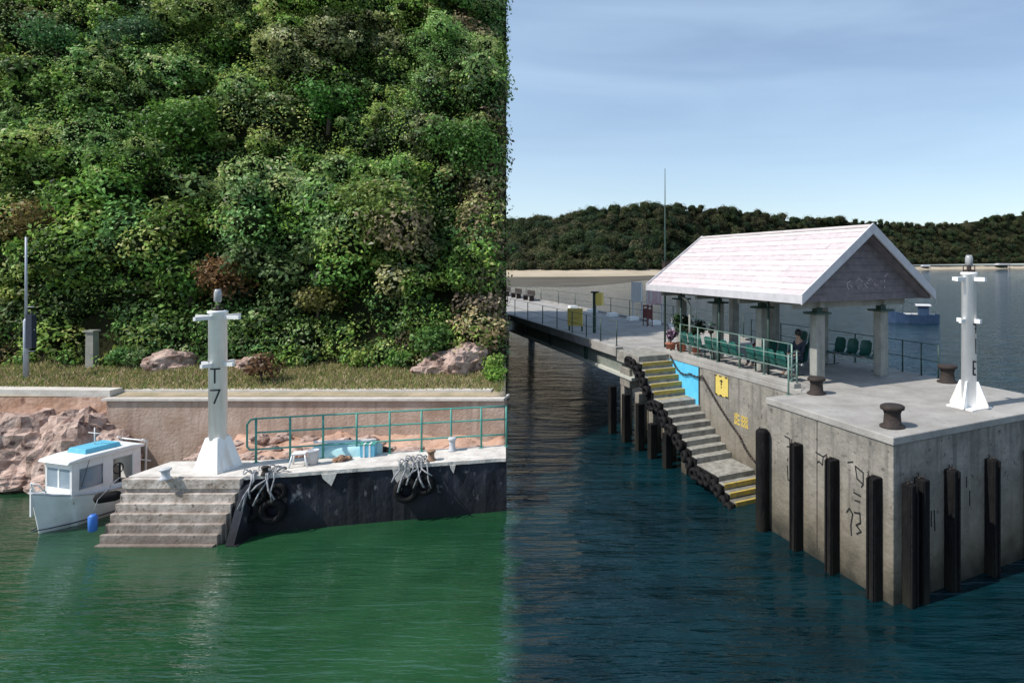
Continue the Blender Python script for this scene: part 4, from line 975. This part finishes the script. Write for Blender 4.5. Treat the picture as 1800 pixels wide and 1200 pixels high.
pot(Pp(11.5, 2.3, ZD), .38, (.02, .045, .02), .85, 'dark leafy potted shrub beside the flowering one')
pot(Pp(12.1, 1.55, ZD), .25, (.10, .06, .09), .60, 'small potted plant with mauve flowers by the kerb', (.5, .35, .5), 300)
# lamp arm post near stairs
t = empty('pipe_post', Pp(11.0, 1.75, ZD), TH, 'slim pale post with a curved arm under the pavilion eaves', 'post')
mb = MB(); mb.tube([(0, 0, 0), (0, 0, 1.75), (-.05, .1, 1.95), (-.1, .5, 2.1)], .05, 10); mb.build('tube', M['flange'], t); mb = MB(); mb.box((-.12, -.12, 0), (.12, .12, .04)); mb.build('foot', M['flange'], t)
# mast by the roof
t = empty('aerial_mast', Pp(13.35, 1.95, ZD), TH, 'thin dark aerial mast rising behind the far end of the pavilion roof', 'mast')
mb = MB(); mb.tube([(0, 0, 0), (0, 0, 4), (0, 0, 7.0)], [.045, .035, .012], 8); mb.build('pole', M['dkgreen'], t)
mb = MB(); mb.box((-.12, -.22, 3.05), (.12, -.0, 3.35)); mb.tube([(-.2, -.1, 3.4), (.2, -.1, 3.15)], .02, 6); mb.build('clamp_box', M['iron'], t)
# notice boards beyond the pavilion
def board(loc, rz, w_, h_, z0, m, label, frame='grey', marks=None, name='notice_board'):
    t = empty(name, loc, rz, label, 'sign')
    mb = MB(); mb.box((-w_/2, -.03, z0), (w_/2, .03, z0+h_)); mb.build('panel', m, t, bevel=.008)
    for s in (-1, 1): mb = MB(); mb.box((s*(w_/2-.06)-.03, .031, 0), (s*(w_/2-.06)+.03, .09, z0+h_*.9)); mb.build('post', M[frame], t)
    if marks:
        for mk, mm in marks:
            for a, b, c, d in mk: mb = MB(); mb.box((a, -.036, z0+b), (c, -.031, z0+d)); mb.build('marking', mm, t)
    return t
x, y = gnd(1119, 548, ZD); board((X(1119, 36), 36, ZD), -.75, .85, 1.15, 1.05, M['white'], 'plain white board standing left of the pink and white banner')
board((X(1150, 34.5), 34.5, ZD), -.7, 1.15, 1.15, 1.0, M['pink'], 'pink and white banner with red strokes beside the bridge', 'grey', [([(-.4, .1, -.34, 1.0), (-.1, .5, .1, .58), (.2, .1, .26, 1.05), (.4, .05, .44, .9)], M['pink']), ([(-.52, .0, -.44, 1.1), (-.28, .2, -.16, .9), (.3, .2, .36, 1.0)], M['white'])])
board((X(1017, 31.3), 30.3, ZD+.0), -.3, .80, .85, .25, M['yellow'], 'yellow square sign on the near edge of the bridge', 'dkgreen', [([(-.25, .35, .2, .40), (-.2, .15, .1, .19), (-.34, .05, -.30, .8)], M['yellowp'])], 'bridge_sign')
t = empty('lifebuoy_post', (X(1045, 29.6), 29.6, ZD), -.3, 'dark post carrying a small yellow box at the bridge edge', 'post')
mb = MB(); mb.box((-.06, -.06, 0), (.06, .06, 1.9)); mb.build('post', M['dkgreen'], t); mb = MB(); mb.box((.09, -.1, 1.3), (.42, .12, 1.9)); mb.build('box', M['yellow'], t, bevel=.01); mb = MB(); mb.box((-.14, -.12, 1.88), (.2, .12, 1.95)); mb.build('cap', M['black'], t)
for px, y in ((1135, 33), (1142, 32.4)):
    mb = MB(); mb.box((-.16, -.02, 0), (-.12, .02, 1.1)); mb.box((.12, -.02, 0), (.16, .02, 1.1)); mb.box((-.16, -.018, 1.0), (.16, .018, 1.08)); mb.box((-.12, -.015, .4), (.12, .015, .9))
    tag(mb.build('barrier', M['redcl'], None, (X(px, y), y, ZD), .4), 'dull red metal barrier on the bridge under the banner', 'barrier', 'dull red barriers')
# bicycles and clutter far down the bridge read as dark benches
for k, u in enumerate((46, 50.5, 55)):
    t = empty('bench', Pp(u, 5.2, ZD), TH-PI/2, ['dark bench far down the bridge, nearest of three', 'dark bench far down the bridge, middle of three', 'dark bench far down the bridge, farthest of three'][k], 'bench')
    mb = MB(); mb.box((-1.2, -.2, .42), (1.2, .2, .48)); mb.build('seat', M['iron'], t); mb = MB(); mb.box((-1.2, .2, .5), (1.2, .24, .9)); mb.build('backrest', M['iron'], t)
    for s in (-1, 1): mb = MB(); mb.box((s*1.0-.05, -.2, 0), (s*1.0+.05, .2, .42)); mb.build('leg', M['iron'], t)
# moored boats in the lee of the bridge
def workboat(loc, rz, L, label, m, sc=1, cabin=True):
    t = empty('fishing_boat', loc, rz, label, 'boat'); secs2 = [(-.5, .17, .20), (-.25, .19, .17), (.1, .18, .18), (.35, .12, .22), (.5, .01, .27)]
    mb = MB(); vs = []; fs = []
    for x, b_, s_ in secs2:
        for yy, zz in ((-b_, s_), (-b_*.85, 0), (0, -.05), (b_*.85, 0), (b_, s_), (b_*.9, s_-.02), (b_*.8, .08), (-b_*.8, .08), (-b_*.9, s_-.02)): vs.append((x*L, yy*L, zz*L))
    for i in range(4):
        for k in range(9): fs.append((i*9+k, i*9+(k+1) % 9, (i+1)*9+(k+1) % 9, (i+1)*9+k))
    fs += [tuple(range(9)), tuple(36+k for k in range(9))[::-1]]
    mb.add(vs, fs); mb.build('hull', m, t)
    if cabin:
        mb = MB(); mb.box((-.3*L, -.12*L, .08*L), (-.1*L, .12*L, .36*L)); mb.build('wheelhouse', M['bboat'], t, bevel=.03); mb = MB(); mb.box((-.34*L, -.15*L, .36*L), (-.05*L, .15*L, .385*L)); mb.build('wheelhouse_roof', M['white'], t)
        mb = MB(); mb.tube([(.2*L, 0, .1*L), (.2*L, 0, .5*L)], .03, 6); mb.tube([(.2*L, 0, .45*L), (-.05*L, 0, .37*L)], .015, 6); mb.build('mast', M['dkgreen'], t)
    mb = MB(); mb.box((-.45*L, -.175*L, .16*L), (.2*L, -.165*L+.06, .19*L)); mb.build('gunwale_stripe', M['white'], t)
    return t
wb = workboat((X(1605, 68), 68, 0), R(165), 5.2, 'dark blue work boat floating beyond the pavilion', M['bboat'])
t = empty('moored_raft', (X(1070, 62), 62, .0), TH, 'pale flat moored skiff beyond the bridge', 'boat')
mb = MB(); mb.prism([(-2.6, .75), (-2.2, 0), (2.2, 0), (2.8, .9)], 'y', -.9, .9); mb.build('hull', M['iron'], t); mb = MB(); mb.prism([(-2.7, .9), (-2.65, .75), (2.8, .9), (2.9, 1.05)], 'y', -.95, .95); mb.build('gunwale', M['sand'], t)

# ================================================================== FAR SHORE
mb = MB()
def shoreY(px): return 300 if px < 1150 else 300+(px-1150)*.55
vs = []; rows = [(0, -.4, 0), (2, .25, 0), (26, 1.6, 1), (30, 3.0, 1), (60, 6, 1)]
pxs = list(range(700, 2300, 20))
def bay(px):                                          # distance of the waterline
    if px < 1160: return 275+.0006*(px-930)**2
    return 275+.0006*230**2+(px-1160)*.62
mb = MB()
for px in pxs:
    y = bay(px)
    for dy, z, _ in ((-8, -1, 0), (0, .05, 0), (14, .8, 0), (34, 2.8, 0), (40, 4.2, 0)): vs.append((X(px, y)*(1+dy/y), y+dy+5*noise.noise(Vector((px*.01, 0, 0))), z+.3*noise.noise(Vector((px*.05, dy*.1, 0)))))
fs = [(i*5+k, (i+1)*5+k, (i+1)*5+k+1, i*5+k+1) for i in range(len(pxs)-1) for k in range(4)]
mb.add(vs, fs, True); tag(mb.build('beach', M['sand']), 'pale sandy beach along the far shore', kind='structure')
mb = MB(); vs = []; px_ = list(range(560, 1181, 20))
for px in px_:
    f = min(1, max(0, (1180-px)/160)); y1 = bay(px)+6; y0 = y1-(y1-172)*f**.5+6*noise.noise(Vector((px*.02, 3, 0)))
    for t in (0, .5, 1): y = y0+(y1-y0)*t; vs.append((X(px, y), y, .02+.25*t))
mb.add(vs, [(i*3+k, (i+1)*3+k, (i+1)*3+k+1, i*3+k+1) for i in range(len(px_)-1) for k in range(2)], True)
tag(mb.build('tidal_flat', M['mud']), 'dark wet sand flat in front of the beach', kind='structure')
# wooded hill
def hz(px, t):                                        # t 0..1 up the hill
    top = {700: 30, 913: 27, 1000: 31, 1100: 35, 1200: 35, 1300: 33, 1400: 27, 1490: 27, 1560: 25, 1650: 24, 1800: 30, 2000: 28, 2300: 25}
    ks = sorted(top); a = max(k for k in ks if k <= px); b = min([k for k in ks if k > px] or [a]); f = 0 if a == b else (px-a)/(b-a)
    return 3.5+(top[a]+(top[b]-top[a])*f-3.5)*t
vs = []; pxs = list(range(700, 2300, 15)); NT = 8
for px in pxs:
    y = bay(px)+36
    for k in range(NT+1): t = k/NT; vs.append((X(px, y)*(1+t*70/y), y+70*t, hz(px, t)*(y+70*t)/320*.9-(0 if k else 1.5)))
fs = [(i*(NT+1)+k, (i+1)*(NT+1)+k, (i+1)*(NT+1)+k+1, i*(NT+1)+k+1) for i in range(len(pxs)-1) for k in range(NT)]
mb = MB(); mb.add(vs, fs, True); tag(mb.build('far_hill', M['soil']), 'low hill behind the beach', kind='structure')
cs = []; rs = []; tn = []; ti = []; sz = []
random.seed(11)
FT = [(.050, .080, .035), (.070, .100, .040), (.11, .11, .050), (.035, .065, .038), (.12, .105, .06)]
for j in range(2400):
    px = random.uniform(860, 2050); t = random.random() if j > 420 else random.choice([0.0, .97])+random.random()*.03
    y = bay(px)+36+70*t; r = random.choice([1.2, 1.7, 2.3, 3.0, 4.0])*random.uniform(.85, 1.15) if t > .1 else random.uniform(1.5, 2.8)
    z = hz(px, t)*y/320*.9; x = X(px, bay(px)+36)*y/(bay(px)+36)
    cs.append((x, y-1, z+r*.5+(random.random()**3*1.6 if t > .9 else random.uniform(-.6, 1.6)))); rs.append(r); tn.append(int(38*r*r)); sz.append(.65); k = noise.noise(Vector((x*.02, y*.03, 1)))
    ti.append(np.array(FT[2] if k > .3 else random.choice(FT))*random.uniform(.5, 1.5))
V, T = leaves(cs, rs, tn, sz, ti, zsq=.85, shell=.7, jitter=.25)
fw = tag(link('far_wood', leafmesh('far_wood', V, T), M['leaf']), 'dark evergreen wood covering the hill across the bay', 'wood', kind='stuff')
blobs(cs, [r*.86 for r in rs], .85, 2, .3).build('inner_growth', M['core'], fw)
# single trees standing out on the skyline
for k, (px, r) in enumerate([(940, 4.5), (1015, 4), (1110, 4), (1203, 4.4), (1290, 3.6), (1390, 3.8), (1485, 4.6), (1505, 4.4), (1640, 3.6), (1725, 4.6), (1765, 4.2)]):
    y = bay(px)+100; x = X(px, y); z = hz(px, .91)*y/320*.9
    labs = ['leftmost tree rising above the far wood', 'second tree from the left on the far skyline', 'rounded skyline tree left of the thin mast', 'broad skyline tree just right of the thin mast', 'skyline tree above the left part of the pavilion roof', 'skyline tree above the middle of the pavilion roof', 'tall skyline tree left of the pavilion gable peak', 'tall skyline tree just over the pavilion gable peak', 'skyline tree between the gable and the beacon', 'big skyline tree above the pier beacon', 'skyline tree at the far right edge']
    shrub('skyline_tree', (x, y, z), r*.85, [q*.8 for q in FT[k % 4]], 700, .7, labs[k], 'tree', 'trees standing above the far wood', stem=r*.25, clumps=14)
# huts on the far beach
def hut(px, dy, w_, h_, m, roofm, label):
    y = bay(px)+dy; t = empty('beach_hut', (X(px, y), y, 1.3), 0, label, 'hut')
    mb = MB(); [mb.box((sx*w_*.45-.15, sy*w_*.25-.15, -1.4), (sx*w_*.45+.15, sy*w_*.25+.15, h_)) for sx in (-1, 0, 1) for sy in (-1, 1)]; mb.build('post', M['bark'], t)
    mb = MB(); mb.box((-w_*.42, 0, 0), (w_*.42, w_*.25, h_*.9)); mb.build('wall', m, t)
    mb = MB(); mb.prism([(-w_*.55, h_), (w_*.55, h_), (w_*.35, h_+1.6), (-w_*.35, h_+1.6)], 'y', -w_*.35, w_*.35); mb.build('roof', roofm, t)
hut(1762, 12, 14, 3.0, M['dkgreen'], M['fascia'], 'open beach hut with pale grey roof at the right edge of the far beach')
hut(1627, 20, 8, 1.6, M['soil'], M['galv'], 'low bluish roofed shelter on the far beach beyond the pavilion')
